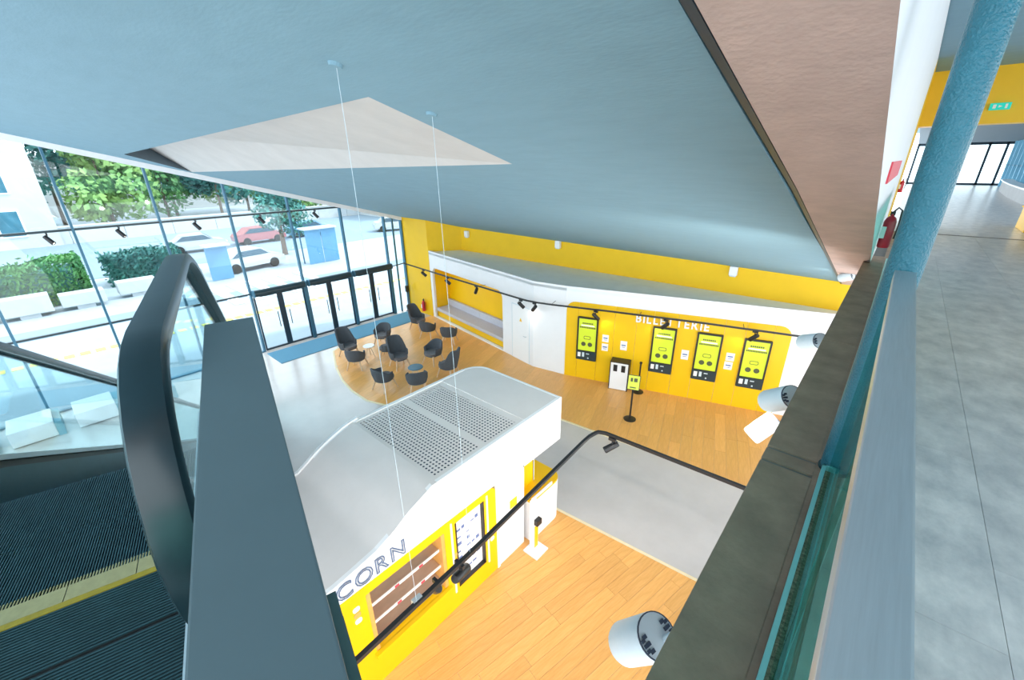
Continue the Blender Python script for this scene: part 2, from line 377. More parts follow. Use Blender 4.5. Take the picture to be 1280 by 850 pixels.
# ------------------------------------------------------------------ CEILING
bk2 = [(XW, 11.62), (-15.2, 11.6), (-14.35, 12.86), (.4, 13.25)]
A2, B2, C2, D2 = (-15.02, 2.28), (-2.92, 1.84), (-3.04, 3.46), (-16.43, 3.96)
xr = [XW-.1, -15.2, -14.35]+[-14.35+(14.35-.68)*i/9 for i in range(1, 10)]
near = [(XW-.1, -3.5), (-.68, -3.5)]+[(x, 4.05) for x in xr[::-1]]
hole = [A2, D2, C2, B2]
tri = tessellate_polygon([[V((*p, 0)) for p in near], [V((*p, 0)) for p in hole]])
cm = MB(); cm.add([V((p[0], p[1], Pz(p[1], p[0]))) for p in near+hole], [tuple(t) for t in tri])
rows = []
for i in range(9):
    rows.append([V((x, y, Pz(y, x))) for x in xr for y in [4.05+(lerp_prof([(XW-.1, 11.65), (-15.2, 11.65), (-14.35, 12.9), (-.68, 13.25)], x)-4.05)*i/8]])
cm.sweep(rows, False)
ceil = cm.build('ceiling', 'ceiling', fix=False); struct(ceil, 'sloping blue grey plaster ceiling over the hall')
rf = MB(); outer = [(XW-.1, -3.5), (-.68, -3.5), (-.68, 13.2), (-14.35, 12.9), (-15.2, 11.65), (XW-.1, 11.65)]
rf.add([V((p[0], p[1], Pz(p[1], p[0])+1.9)) for p in outer], [tuple(range(len(outer)))])
for i in range(len(outer)):
    p, q = outer[i], outer[(i+1) % len(outer)]
    rf.add([V((*p, Pz(p[1], p[0])+.02)), V((*q, Pz(q[1], q[0])+.02)), V((*q, Pz(q[1], q[0])+1.9)), V((*p, Pz(p[1], p[0])+1.9))], [(0, 1, 2, 3)])
rf.build('ceiling_back', 'ceiling', ceil, fix=False)
T = dep(148, 163.5, 1); v = ray(148, 163.5); T = EYE+v*(-15.6/v.x)
dm = MB(); P4 = [V((p[0], p[1], Pz(p[1]))) for p in (A2, B2, C2, D2)]
dm.add(P4+[T], [(0, 1, 4), (1, 2, 4), (2, 3, 4)]); dm.build('recess', 'dent_lit', ceil, fix=False)
MB().add([P4[3], P4[0], T], [(0, 1, 2)]).build('recess_side_shaded', 'soffit', ceil, fix=False)  # side facet in a darker colour that stands for its shade
# concrete beam: pink underside, white side to the gallery
def beam(ylist, x0, x1, ztop, nm, side, under, dz=0):
    m = MB()
    for y0, y1 in zip(ylist, ylist[1:]):
        P = [V((x, y, z)) for y in (y0, y1) for x, z in ((x0, Pz(y, x0)-dz), (x1, Pz(y, x0)-dz), (x1, ztop), (x0, ztop))]
        m.add(P, [(0, 4, 5, 1)], 0); m.add(P, [(1, 5, 6, 2), (0, 3, 7, 4), (2, 6, 7, 3)]+([(0, 1, 2, 3)] if y0 == ylist[0] else [])+([(4, 7, 6, 5)] if y1 == ylist[-1] else []), 1)
    return m.build(nm, [under, side], fix=False)
wg = beam([-1.6, 4, 10.4], -.63, -.14, 8.05, 'wall_gallery', 'white', 'pink', .05); struct(wg, 'white gallery wall with raw pinkish concrete sloping underside')
wg2 = beam([10.4, 13.4], -.63, -.14, 8.05, 'wall_gallery_end', 'yellow_dark', 'pink', .05); struct(wg2, 'yellow end of the gallery wall behind the column')
gp = MB()  # dark strip standing in for the shade of the gap along the beam
for y0, y1 in ((-1.6, 4.), (4., 13.2)):
    gp.add([V((x, y, Pz(y, -.66)-dz)) for y in (y0, y1) for x, dz in ((-.668, .052), (-.634, .052), (-.634, -.1), (-.668, -.1))], [(0, 4, 5, 1), (0, 3, 7, 4), (1, 5, 6, 2)])
struct(gp.build('trim_4', 'navy', fix=False), 'dark strip painted in as the shadow gap between the plaster ceiling and the concrete underside')

# ------------------------------------------------------------------ BACK WALLS (yellow)
wb = thing('wall_back', 'yellow lacquered back wall rising to the sloping ceiling', None, (-8, 14, 0)); wb['kind'] = 'structure'
def wallseg(p, q, z0, nm, m, par, th=.1, ex=.05):
    p, q = V((*p, 0)), V((*q, 0)); d = (q-p).normalized(); n = V((-d.y, d.x, 0))*th
    mb = MB(); P = []
    for a in (p, q, q+n, p+n): P += [V((a.x, a.y, z0)), V((a.x, a.y, Pz(a.y, a.x)+ex))]
    mb.add(P, [(0, 2, 3, 1), (2, 4, 5, 3), (4, 6, 7, 5), (6, 0, 1, 7), (1, 3, 5, 7), (0, 6, 4, 2)]); return mb.build(nm, m, par)
for i, (p, q) in enumerate(zip(bk2, bk2[1:])): wallseg(p, q, 0 if i == 0 else ZB-.1, 'wall_panel', 'yellow' if i == 0 else 'yellow_dark', wb)
for i, (px, py) in enumerate(((585, 292), (699, 305), (918, 338))):
    # intersect with the wall segment
    p, q = V((*bk2[2], 0)), V((*bk2[3], 0)); d = (q-p).normalized(); n = V((d.y, -d.x, 0)); r_ = ray(px, py); s = (p-EYE).dot(n)/r_.dot(n); pt = EYE+r_*s
    t = thing('wall_light', ['small white wall light on the yellow wall nearest the windows', 'small white wall light high on the yellow wall above the white door', 'small white wall light high on the yellow wall above the ticket machines'][i], 'wall light', pt, 'wall lights under the ceiling')
    f = Fr(pt, d, (0, 0, 1), n); s_ = .8
    MB().box(-.13*s_, .13*s_, -.16*s_, .16*s_, .02, .14, f).build('housing', 'white', t, bevel=.015)
    MB().box(-.10*s_, .10*s_, -.20*s_, -.165*s_, .03, .13, f).build('diffuser', 'projector', t)
    MB().box(-.05, .05, -.05, .05, -.01, .03, f).build('bracket', 'black', t)

# ------------------------------------------------------------------ WHITE VOLUME WITH BENCH NICHE AND TICKET WALL
ZB = 3.02
vol = thing('wall_tickets', 'white built-in volume with bench niche, door and yellow ticket wall', None, (-8, 12, 0)); vol['kind'] = 'structure'
def segfr(p, q):
    d = (V(q)-V(p)).normalized(); return Fr(p, d, (0, 0, 1), V((d.y, -d.x, 0))), (V(q)-V(p)).length
f0, L0 = segfr(W0, W1)
def onfr(f, x, y):
    r_ = ray(x, y); s = (f.o-EYE).dot(f.w)/r_.dot(f.w); pt = EYE+r_*s-f.o; return pt.dot(f.u), pt.z
n0 = onfr(f0, 543, 332)[0]; n0 = .22; n1 = L0-.28
MB().prism([[(0, 0), (L0, 0), (L0, ZB), (0, ZB)], rrect(n0, n1, .06, 2.36, .28, 'tl tr')[::-1]], f0, -.12, 0).build('niche_wall', 'white', vol)
MB().box(n0-.02, n1+.02, .0, 2.4, -.92, -.86, f0).build('niche_back', 'yellow', vol)
for a in (n0-.06, n1+.0): MB().box(a, a+.06, 0, 2.4, -.86, -.10, f0).build('niche_side', 'yellow', vol)
MB().box(n0, n1, 2.36, 2.42, -.86, -.10, f0).build('niche_soffit', 'yellow', vol)
f1, L1 = segfr(W1, W2); f2, L2 = segfr(W2, W3)
MB().prism([[(0, 0), (L1, 0), (L1, ZB), (0, ZB)]], f1, -.12, 0).build('white_panel', 'white', vol)
MB().prism([[(0, 0), (L2, 0), (L2, ZB), (0, ZB)]], f2, -.12, 0).build('white_panel', 'white', vol)
LT = 7.3
yel = rrect(.02, 6.12, 0, 2.60, .3, 'tl tr')
MB().prism([[(0, 0), (.02, 0)]+[(a, b) for a, b in yel[::-1] if b > 0][0:]+[(6.12, 0), (LT, 0), (LT, ZB), (0, ZB)]] if False else [[(0, 0), (LT, 0), (LT, ZB), (0, ZB)]], FT, -.12, -.006).build('white_panel', 'white', vol)
# yellow panels between visible joints
js = [.02, .42, 1.06, 1.55, 2.20, 2.68, 3.34, 3.89, 4.55, 5.07, 5.72, 6.12]
for i, (a, b) in enumerate(zip(js, js[1:])):
    c = 'tl' if i == 0 else ('tr' if i == len(js)-2 else '')
    MB().prism([rrect(a+.003, b-.003, 0.005, 2.60, .28 if c else .01, c)], FT, -.004, .012).build('yellow_panel', 'yellow', vol)
# top of the volume
tp = [(W0.x, W0.y), (W1.x, W1.y), (W2.x, W2.y), (W3.x, W3.y), (W5.x, W5.y), (.3, 13.2), (-14.35, 12.82)]
MB().prism([[(p[0], p[1]) for p in tp]], WORLD, ZB-.1, ZB).build('volume_top', 'boxtop', vol)
edge = MB()
for p, q in ((W0, W1), (W1, W2), (W2, W3), (W3, W5)):
    f, L = segfr(p, q); edge.box(-.01, L+.01, ZB-.02, ZB+.05, -.10, .004, f)
edge.build('top_kerb', 'white', vol)
# white door in the volume
d7 = thing('door_7', 'flush white door between the bench niche and the ticket machines', None, W1+(W2-W1)*.5); d7['kind'] = 'structure'
MB().box(.30, 1.20, .01, 2.05, 0.001, .014, f1).build('door_leaf', 'gloss_white', d7)
MB().box(.27, .29, .01, 2.08, 0.0, .010, f1).box(1.21, 1.23, .01, 2.08, 0, .010, f1).box(.27, 1.23, 2.06, 2.08, 0, .010, f1).build('door_reveal', 'projector', d7)
MB().tube([f1(1.08, 1.02, .01), f1(1.08, 1.02, .07), f1(.97, 1.02, .07)], .012).build('handle', 'deck', d7)
MB().prism([[(.70, 1.5), (.84, 1.5), (.77, 1.64)]], f1, .014, .018).build('warning_sign', 'yellow', d7)
# bench
bn = thing('bench', 'long grey upholstered bench in the yellow niche', 'bench', f0(L0/2, 0, -.5))
MB().box(n0+.02, n1-.02, .06, .34, -.84, -.14, f0).build('plinth', 'yellow', bn)
w_ = (n1-n0-.04)/2
for i in range(2):
    a = n0+.02+w_*i
    MB().box(a+.004, a+w_-.004, .34, .48, -.80, -.06, f0).build('seat_cushion', 'bench', bn, bevel=.03)
    MB().box(a+.004, a+w_-.004, .48, .78, -.84, -.70, f0).build('back_cushion', 'bench', bn, bevel=.03)
# lettering
lt = thing('sign_lettering', 'white raised BILLETTERIE lettering above the ticket machines', 'sign', FT(2.1, 2.24, .02))
# measure natural width to fit 1.84 m
fL = Fr(FT(2.17, 2.22, .045), U_, (0, 0, 1), N_)
lettering(lt, 'BILLETTERIE', fL, .34, 'gloss_white', .02, 0, .17, .86, .007)
# ticket machines
def ticket(a, label):
    t = thing('ticket_machine', label, 'ticket machine', FT(a+.32, 0, .02), 'ticket machines in the yellow wall')
    f = FT; w2 = .655; z0, z1 = .70, 2.155
    MB().prism([rrect(a, a+w2, z0, z1, .02), rrect(a+.045, a+w2-.045, z0+.33, z1-.05, .01)[::-1]], f, .012, .075).build('bezel', 'black', t)
    sc = MB().box(a+.045, a+w2-.045, z0+.33, z1-.05, .015, .055, f).build('screen', 'screen', t); tag(sc, 'bright lime yellow touch screen')
    tx = MB()
    for r_, (zz, h_, m0, m1, n_) in enumerate(((1.93, .045, .16, .50, 7), (1.79, .05, .08, .585, 13))):
        for i in range(n_):
            x0 = a+m0+(m1-m0)*i/n_; tx.box(x0, x0+(m1-m0)/n_*.72, zz, zz+h_, .055, .058, f)
    tx.build('screen_text', 'ink', sc)['kind'] = 'stuff'
    hd = MB().box(a+.12, a+.54, 1.86, 1.90, .055, .058, f).build('screen_highlight', 'paper', sc)
    ic = MB()
    for cx in (.22, .43): ic.prism([arc(a+cx, 1.25, .075, 0, 2*PI, 10)[:-1]], f, .055, .058)
    ic.build('screen_icon', 'ink', sc)['kind'] = 'stuff'
    MB().prism([rrect(a+.22, a+.44, 1.42, 1.53, .04), rrect(a+.235, a+.425, 1.435, 1.515, .03)[::-1]], f, .055, .058).build('screen_frame', 'ink', sc)
    pn = MB().box(a+.01, a+w2-.01, z0+.01, z0+.31, .07, .085, f).build('control_panel', 'tube_dark', t)
    MB().box(a+.06, a+.155, z0+.11, z0+.26, .085, .092, f).build('card_reader', 'paper', pn)
    MB().box(a+.205, a+.275, z0+.12, z0+.27, .085, .092, f).build('contactless_reader', 'projector', pn)
    MB().box(a+.33, a+.43, z0+.22, z0+.25, .085, .09, f).build('receipt_slot', 'projector', pn)
    MB().box(a+.38, a+.42, z0+.07, z0+.11, .085, .09, f).build('button', 'projector', pn)
ticket(.41, 'lime screened ticket machine standing alone beside the white bin')
ticket(2.685, 'lime screened ticket machine just right of the sign stands')
ticket(3.89, 'third lime screened ticket machine from the white door')
ticket(5.075, 'lime screened ticket machine farthest right, nearest the dark ledge')
for i, (a, b, w2, h2, lb) in enumerate(((1.31, 1.53, .2, .24, 'upper paper notice beside the lone ticket machine'), (1.31, 1.23, .2, .24, 'lower paper notice beside the lone ticket machine'), (1.88, 1.38, .2, .3, 'paper notice on the yellow wall above the white bin'), (3.64, 1.39, .2, .3, 'single paper notice between the second and third ticket machines'), (4.81, 1.53, .21, .24, 'upper paper notice between the two rightmost ticket machines'), (4.80, 1.26, .21, .24, 'lower paper notice between the two rightmost ticket machines'))):
    t = thing('notice', lb, 'notice', FT(a, b, .013), 'paper notices on the ticket wall')
    MB().box(a-w2/2, a+w2/2, b-h2/2, b+h2/2, .013, .017, FT).build('sheet', 'paper', t)
    MB().box(a-w2*.32, a+w2*.32, b-.01, b+.03, .017, .019, FT).box(a-w2*.25, a+w2*.25, b-.06, b-.045, .017, .019, FT).build('print', 'inkblue', t)['kind'] = 'stuff'
# bin
bnn = thing('recycling_bin', 'white two slot recycling bin with black edges against the yellow wall', 'bin', FT(1.87, 0, .2))
MB().box(1.60, 2.14, .02, .93, .03, .36, FT).build('body', 'gloss_white', bnn, bevel=.01)
MB().box(1.58, 1.605, .0, .95, .02, .37, FT).build('edge', 'black', bnn); MB().box(2.135, 2.16, 0, .95, .02, .37, FT).build('edge', 'black', bnn)
MB().box(1.58, 2.16, .93, .955, .02, .37, FT).build('lid', 'black', bnn)
for a in (1.69, 1.93): MB().box(a, a+.12, .64, .86, .355, .366, FT).build('slot', 'black', bnn)
# sign stands
def stand(p, h, board, lb):
    t = thing('sign_stand', lb, 'sign stand', p, 'stanchions in front of the ticket wall')
    MB().lathe([(0, 0), (.17, 0), (.17, .02), (.05, .045), (0, .045)], p, n=20).build('base', 'black', t, smooth=True)
    MB().tube([p+V((0, 0, .03)), p+V((0, 0, h))], .025, 10).build('post', 'black', t, smooth=True)
    if board:
        f = Fr(p+V((0, 0, h)), (EYE-p).cross(V((0, 0, 1))).normalized()*-1, (0, .35, .94), V((0, -.94, .35)))
        f = Fr(p+V((0, 0, h)), V((.94, .34, 0)), V((-.12, .33, .94)), V((.32, -.88, .35)))
        b = MB().box(-.16, .16, -.02, .38, 0, .02, f).build('board_frame', 'black', t)
        pp = MB().box(-.145, .145, -.005, .365, .02, .025, f).build('poster', 'screen', b)
        MB().box(-.09, -.03, .2, .3, .025, .027, f).box(.0, .09, .2, .3, .025, .027, f).box(-.09, .07, .03, .06, .025, .027, f).build('print', 'ink', b)['kind'] = 'stuff'
    else: MB().lathe([(.03, -.02), (.04, 0), (.04, .05), (0, .06)], p+V((0, 0, h)), n=10).build('top_cap', 'black', t)
stand(onz(787, 524), .95, True, 'black sign stand with a tilted yellow notice board')
stand(onz(797, 490), .98, False, 'black stanchion post behind the sign stand, by the yellow wall')
# extinguishers
def extinguisher(p, n, lb, s=1.0, cl='red'):
    t = thing('fire_extinguisher', lb, 'extinguisher', p)
    MB().lathe([(0, 0), (.07*s, 0), (.08*s, .02*s), (.08*s, .40*s), (.06*s, .46*s), (.025*s, .49*s), (.025*s, .52*s), (0, .52*s)], p, n=14).build('cylinder', cl, t, smooth=True)
    v = MB().box(-.03*s, .03*s, -.02*s, .02*s, .50*s, .56*s, Fr(p, (1, 0, 0), (0, 1, 0), (0, 0, 1))).build('valve', 'black', t)
    hp = [p+V((0, 0, .55*s)), p+V((.05*s, -.02, .62*s)), p+V((.10*s, -.03, .58*s)), p+V((.11*s, -.03, .35*s)), p+V((.10*s, -.03, .15*s))]
    MB().tube(hp, .012*s, 6).build('hose', 'black', t)
    MB().box(-.082*s, -.02*s, -.081*s, -.06*s, .15*s, .33*s, Fr(p, (1, 0, 0), (0, 1, 0), (0, 0, 1))).build('label', 'paper', t)
e0 = ony(530, 386, 11.5); extinguisher(V((e0.x, 11.50, e0.z-.1)), None, 'red fire extinguisher hung on the yellow wall by the entrance doors')

# ------------------------------------------------------------------ POPCORN KIOSK
KX, KB = -3.78, -6.0
zf = [(5.6, 2.665), (4.6, 2.662), (2.62, 2.64), (2.45, 2.575), (2.2, 2.48), (2.0, 2.36), (1.71, 2.24), (1.38, 2.18), (1.12, 2.14), (.2, 2.08)]
zb = [(5.6, 2.67), (2.72, 2.66), (2.49, 2.6), (2.12, 2.45), (1.9, 2.31), (1.72, 2.2), (1.45, 2.14), (.2, 2.08)]
ki = thing('kiosk', 'white and yellow popcorn kiosk with a wavy white roof', 'kiosk', (-4.9, 3, 0))
fk = Fr((KX, 0, 0), (0, 1, 0), (0, 0, 1), (1, 0, 0))
yy = [5.6, 5.2, 4.5, 3.6, 2.8]+[2.62-.09*i for i in range(17)]+[.9, .55, .2]
topf = [(y, lerp_prof(zf, y)) for y in yy]
fas = [(5.6, 1.76), (4.5, 1.76), (4.5, 1.85), (.2, 1.85)]
MB().prism([topf[:]+fas[::-1]], fk, -.06, 0).build('fascia', 'gloss_white', ki)
topb = [(y, lerp_prof(zb, y)) for y in yy if y < 5.25]
MB().prism([topb+[(.2, 0), (5.2, 0)]], Fr((KB, 0, 0), (0, 1, 0), (0, 0, 1), (1, 0, 0)), 0, .06).build('rear_wall', 'gloss_white', ki)
# end of the fascia, rounded at the rear
e = arc(KB+.40, 5.2, .40, PI/2, PI, 8)
ring = [(KX, 5.6)]+e
eb = MB()
for p, q in zip(ring, ring[1:]):
    d = (V((*q, 0))-V((*p, 0))).normalized(); n = V((d.y, -d.x, 0))*-.05
    eb.add([V((*p, 1.76)), V((*q, 1.76)), V((*q, 2.66)), V((*p, 2.66)), V((*p, 1.76))+n, V((*q, 1.76))+n, V((*q, 2.66))+n, V((*p, 2.66))+n], [(0, 1, 2, 3), (7, 6, 5, 4), (0, 4, 5, 1), (3, 2, 6, 7)])
eb.build('fascia_end', 'gloss_white', ki, smooth=True)
# roof: wavy low part, perforated plate, smooth top
rl = MB(); NX = 10; rows = []
ysl = [2.70, 2.62]+[2.53-.09*i for i in range(16)]+[.9, .55, .2]
for y in ysl:
    a, b = lerp_prof(zb, y), lerp_prof(zf, y); rows.append([V((KB+(KX-KB)*i/NX, y, a+(b-a)*(i/NX))) for i in range(NX+1)])
rl.sweep(rows, False); rl.build('roof_wave', 'rooftop', ki, smooth=True, fix=False)
rlip = MB()
for y0, y1 in zip(yy[4:], yy[5:]):
    z0, z1 = lerp_prof(zb, y0), lerp_prof(zb, y1)
    rlip.add([V((KB+dx, y, z+dz)) for y, z in ((y0, z0), (y1, z1)) for dx, dz in ((-.02, -.02), (.03, -.02), (.03, .035), (-.02, .035))], [(0, 1, 2, 3), (7, 6, 5, 4), (0, 4, 5, 1), (1, 5, 6, 2), (2, 6, 7, 3), (3, 7, 4, 0)])
rlip.build('roof_lip', 'gloss_white', ki)
MB().prism([[(KX-.058, 4.60), (KX-.058, 5.55)]+[(x, y-.05) for x, y in e[:1]]+[(x+.03, y-.03) for x, y in e[1:]]+[(KB+.03, 4.60)]], WORLD, 2.60, 2.655).build('roof_cap', 'rooftop', ki)
pf = MB(); px0, px1, py0, py1 = KB+.03, KX-.03, 2.70, 4.60; cz = 2.64; step = .062
nx = int((px1-px0-.16)/step); ny = int((py1-py0-.06)/step); ox = px0+((px1-px0)-nx*step)/2; oy = py0+((py1-py0)-ny*step)/2
for i in range(nx):
    for j in range(ny):
        x0, y0 = ox+i*step, oy+j*step; cx, cy = x0+step/2, y0+step/2
        if j in (14, 15) or j > ny-2:
            pf.add([(x0, y0, cz), (x0+step, y0, cz), (x0+step, y0+step, cz), (x0, y0+step, cz)], [(0, 1, 2, 3)]); continue
        q = [(x0, y0, cz), (x0+step, y0, cz), (x0+step, y0+step, cz), (x0, y0+step, cz)]
        h = [(cx+.017*math.cos(PI/4*k+PI*1.25), cy+.017*math.sin(PI/4*k+PI*1.25), cz) for k in range(8)]
        pf.add(q+h, [(0, 4, 11, 3)[:0] or (0, 1, 6, 5, 4), (1, 2, 8, 7, 6), (2, 3, 10, 9, 8), (3, 0, 4, 11, 10)])
pf.add([(px0, py0, cz), (px1, py0, cz), (px1, oy, cz), (px0, oy, cz)], [(0, 1, 2, 3)])
pf.add([(px0, oy+ny*step, cz), (px1, oy+ny*step, cz), (px1, py1, cz), (px0, py1, cz)], [(0, 1, 2, 3)])
pf.add([(px0, oy, cz), (ox, oy, cz), (ox, oy+ny*step, cz), (px0, oy+ny*step, cz)], [(0, 1, 2, 3)])
pf.add([(ox+nx*step, oy, cz), (px1, oy, cz), (px1, oy+ny*step, cz), (ox+nx*step, oy+ny*step, cz)], [(0, 1, 2, 3)])
pp = pf.build('perforated_panel', 'rooftop', ki, fix=False); tag(pp, 'perforated white roof panel with rows of round holes')
MB().box(KB+.07, KX-.07, 2.7, 4.6, 2.48, 2.50).build('roof_void_shade', 'vent', ki)  # dark sheet below the holes, coloured as the shade of the cavity
# yellow front with two openings
w1 = rrect(1.47, 2.73, .62, 1.70, .02); w2_ = rrect(2.93, 3.53, .40, 1.72, .02)
MB().prism([rrect(.2, 3.80, 0, 1.85, .12, 'tr'), w1[::-1], w2_[::-1]], fk, -.08, .008).build('front_panel', 'yellow', ki)
MB().box(3.80, 3.86, 0, 1.85, -.08, .02, fk).build('front_trim', 'gloss_white', ki)
MB().box(1.44, 2.76, .56, .62, -.0, .07, fk).build('counter_shelf', 'yellow', ki)
for a, b, nm in ((1.47, 1.53, 'jamb'), (2.67, 2.73, 'jamb')): MB().box(a, b, .62, 1.70, -.42, .0, fk).build(nm, 'orangewood', ki)
MB().box(1.42, 2.78, .56, 1.76, -.46, -.43, fk).build('display_back', 'bronze', ki)
for z in (.72, 1.02, 1.34):
    sh = MB().box(1.53, 2.67, z, z+.02, -.43, -.08, fk).build('display_shelf', 'bronze', ki)
    MB().box(1.53, 2.67, z-.01, z+.035, -.085, -.07, fk).build('shelf_edge', 'paper', sh)
    for q in (1.9, 2.3): MB().box(q, q+.07, z-.005, z+.03, -.071, -.066, fk).build('price_tag', 'redsign', sh)
MB().box(2.955, 3.505, .43, 1.69, -.07, -.05, fk).build('menu_board', 'paper', ki)
mn = MB(); rd = random.Random(3)
for i in range(7):
    for j in range(5):
        if rd.random() < .8:
            a = 3.0+j*.095; b = .58+i*.145; mn.box(a, a+.05+rd.random()*.03, b, b+.02+rd.random()*.05, -.05, -.047, fk)
mn.build('menu_print', 'inkblue', ki)['kind'] = 'stuff'
MB().box(2.93, 2.955, .40, 1.72, -.07, .012, fk).build('menu_frame', 'black', ki); MB().box(3.505, 3.53, .40, 1.72, -.07, .012, fk).build('menu_frame', 'black', ki)
MB().box(2.93, 3.53, .40, .43, -.07, .012, fk).build('menu_frame', 'black', ki)
MB().box(2.84, 2.87, .35, 1.78, .008, .02, fk).build('cover_strip', 'paper', ki); MB().box(3.58, 3.61, .35, 1.78, .008, .02, fk).build('cover_strip', 'paper', ki)
for (a, b, m) in ((1.33, 1.60, 'paper'), (1.33, 1.50, 'orangewood'), (1.33, 1.40, 'paper'), (2.89, .95, 'orangewood'), (2.89, 1.12, 'orangewood'), (3.69, .92, 'orangewood'), (3.69, .80, 'paper')):
    MB().prism([rrect(a-.045, a+.045, b-.04, b+.04, .03)], fk, .008, .014).build('sticker', m, ki)
lk = thing('kiosk_lettering', 'outlined blue CORN lettering on the white kiosk fascia', 'sign', (KX+.02, 1.2, 1.92))
lettering(lk, 'CORN', Fr((KX+.012, 1.14, 1.89), (0, 1, .01), (0, 0, 1), (1, 0, 0)), .33, 'corn', .002, .008, .10, .95)
rb = MB().prism([arc(2.36, 2.12, .10, 0, 2*PI, 16)[:-1]], fk, .002, .012).build('round_badge', 'paper', ki)
# white service door, yellow wall, counter
MB().box(3.86, 4.50, 0, 1.85, -.06, .0, fk).build('service_door', 'gloss_white', ki)
MB().box(4.15, 4.33, 1.08, 1.26, 0, .006, fk).build('door_sign', 'yellow', ki)
MB().box(4.50, 5.10, 0, 1.80, -.30, -.24, fk).build('side_panel', 'yellow', ki)
MB().box(4.50, 4.53, 0, 1.80, -.24, .0, fk).build('side_return', 'gloss_white', ki)
MB().box(5.08, 5.12, 0, 1.80, -2.1, -.24, fk).build('end_wall', 'gloss_white', ki)
cf = [(KX-.25, 4.62), (KX+.10, 4.62), (KX+.10, 5.35)]+arc(KX-.15, 5.35, .25, 0, PI/2, 6)+[(KX-.6, 5.60), (KX-.6, 5.13), (KX-.25, 5.13)]
ct = thing('service_counter', 'white rounded counter with yellow top at the kiosk end', 'counter', (KX, 5.1, 0))
MB().prism([cf], WORLD, 0, .92).build('counter_body', 'gloss_white', ct); MB().prism([[(x-.01*0, y) for x, y in cf]], WORLD, .92, .96).build('counter_top', 'yellow', ct)
MB().box(4.64, 5.25, .96, 1.02, .08, .10, fk).build('counter_lip', 'gloss_white', ct)
pt_ = thing('payment_terminal', 'white payment pedestal with a black reader and yellow panel beside the kiosk', 'terminal', (-3.52, 4.55, 0))
MB().box(-3.66, -3.34, 4.36, 4.70, 0, .03).build('base_plate', 'gloss_white', pt_)
MB().box(-3.60, -3.50, 4.47, 4.60, .03, 1.15).build('post', 'gloss_white', pt_, bevel=.01)
MB().box(-3.498, -3.49, 4.49, 4.58, .1, .60).build('yellow_panel', 'yellow', pt_)
MB().box(-3.50, -3.42, 4.47, 4.60, .66, .78).build('reader', 'black', pt_, bevel=.01)
MB().box(-3.50, -3.492, 4.49, 4.58, .84, 1.10).build('display', 'paper', pt_)

# ------------------------------------------------------------------ CHAIRS
def shell(arm, back, lean):
    m = MB(); N = 22; ro, ri, br = [], [], []
    out_b, out_t, in_t, in_b = [], [], [], []
    for i in range(N+1):
        th = PI+R(-128+256*i/N); c, s = math.cos(th), math.sin(th)
        k = min(1, max(0, -c*1.45-.12)) if back > .9 else max(0, -c); k = k*k*(3-2*k)
        top = arm+(back-arm)*k; bx, by = .27*c, .29*s
        tx = (.31+lean*k)*c; ty = .345*s
        ins = .055
        out_b.append(V((bx, by, .34))); out_t.append(V((tx, ty, top))); in_t.append(V((tx-ins*c, ty-ins*s, top))); in_b.append(V((bx-ins*c, by-ins*s, .36)))
    mids_o = [a.lerp(b, .5)+V((.02*(a.x/.3), .02*(a.y/.3), 0)) for a, b in zip(out_b, out_t)]
    mids_i = [a.lerp(b, .5) for a, b in zip(in_b, in_t)]
    rings = [[out_b[i], mids_o[i], out_t[i], out_t[i].lerp(in_t[i], .5)+V((0, 0, .02)), in_t[i], mids_i[i], in_b[i]] for i in range(N+1)]
    m.sweep(rings, True); return m
def seat_pts(rx, ry, n=20):
    return [(rx*abs(math.cos(2*PI*i/n))**.7*(1 if math.cos(2*PI*i/n) > 0 else -1)+.05, ry*abs(math.sin(2*PI*i/n))**.7*(1 if math.sin(2*PI*i/n) > 0 else -1)) for i in range(n)]
def make_chair(hi):
    t = thing('armchair', '', 'armchair', (0, 0, 0), 'lounge armchairs on the oak floor')
    shell(.60, 1.04 if hi else .78, .14 if hi else .05).build('backrest', 'fabric', t, smooth=True)
    MB().prism([seat_pts(.28, .26)], WORLD, .37, .45).build('seat', 'seat_fabric', t, bevel=.02)
    MB().prism([seat_pts(.25, .24)], WORLD, .32, .37).build('seat_base', 'fabric', t)
    for sx in (-1, 1):
        for sy in (-1, 1):
            MB().tube([(sx*.19+.03, sy*.18, .35), (sx*.29+.03, sy*.27, 0)], [.034, .022], 8).build('leg', 'legwood', t, smooth=True)
    return t
lowc, hic = make_chair(0), make_chair(1); used = {0: 0, 1: 0}
chairs = [(1, 437, 445, 475, 462, 'high backed charcoal armchair standing against the blue doormat, leftmost'),
 (0, 447, 460, 466, 438, 'low charcoal armchair seen from behind, below the leftmost high backed one'),
 (0, 480, 430, 462, 446, 'low charcoal armchair at the middle of the doormat edge'),
 (0, 488, 447, 462, 447, 'low charcoal armchair tucked behind a high backed one in the middle'),
 (1, 500, 458, 524, 476, 'high backed charcoal armchair in the middle of the group'),
 (0, 481, 486, 512, 470, 'low charcoal armchair nearest the pale floor curve, front left'),
 (0, 523, 489, 518, 462, 'low charcoal armchair seen from behind beside the small blue table, nearest the kiosk'),
 (0, 543, 453, 516, 468, 'low charcoal armchair facing the small blue table from the bench side'),
 (1, 562, 470, 528, 462, 'high backed charcoal armchair seen side on at the right, next to the kiosk roof'),
 (0, 562, 429, 578, 405, 'low charcoal armchair closest to the yellow bench, seen from behind'),
 (1, 523, 411, 550, 417, 'high backed charcoal armchair farthest away, by the yellow wall corner'),
 (0, 536, 422, 560, 405, 'low charcoal armchair overlapped by the farthest high backed one')]
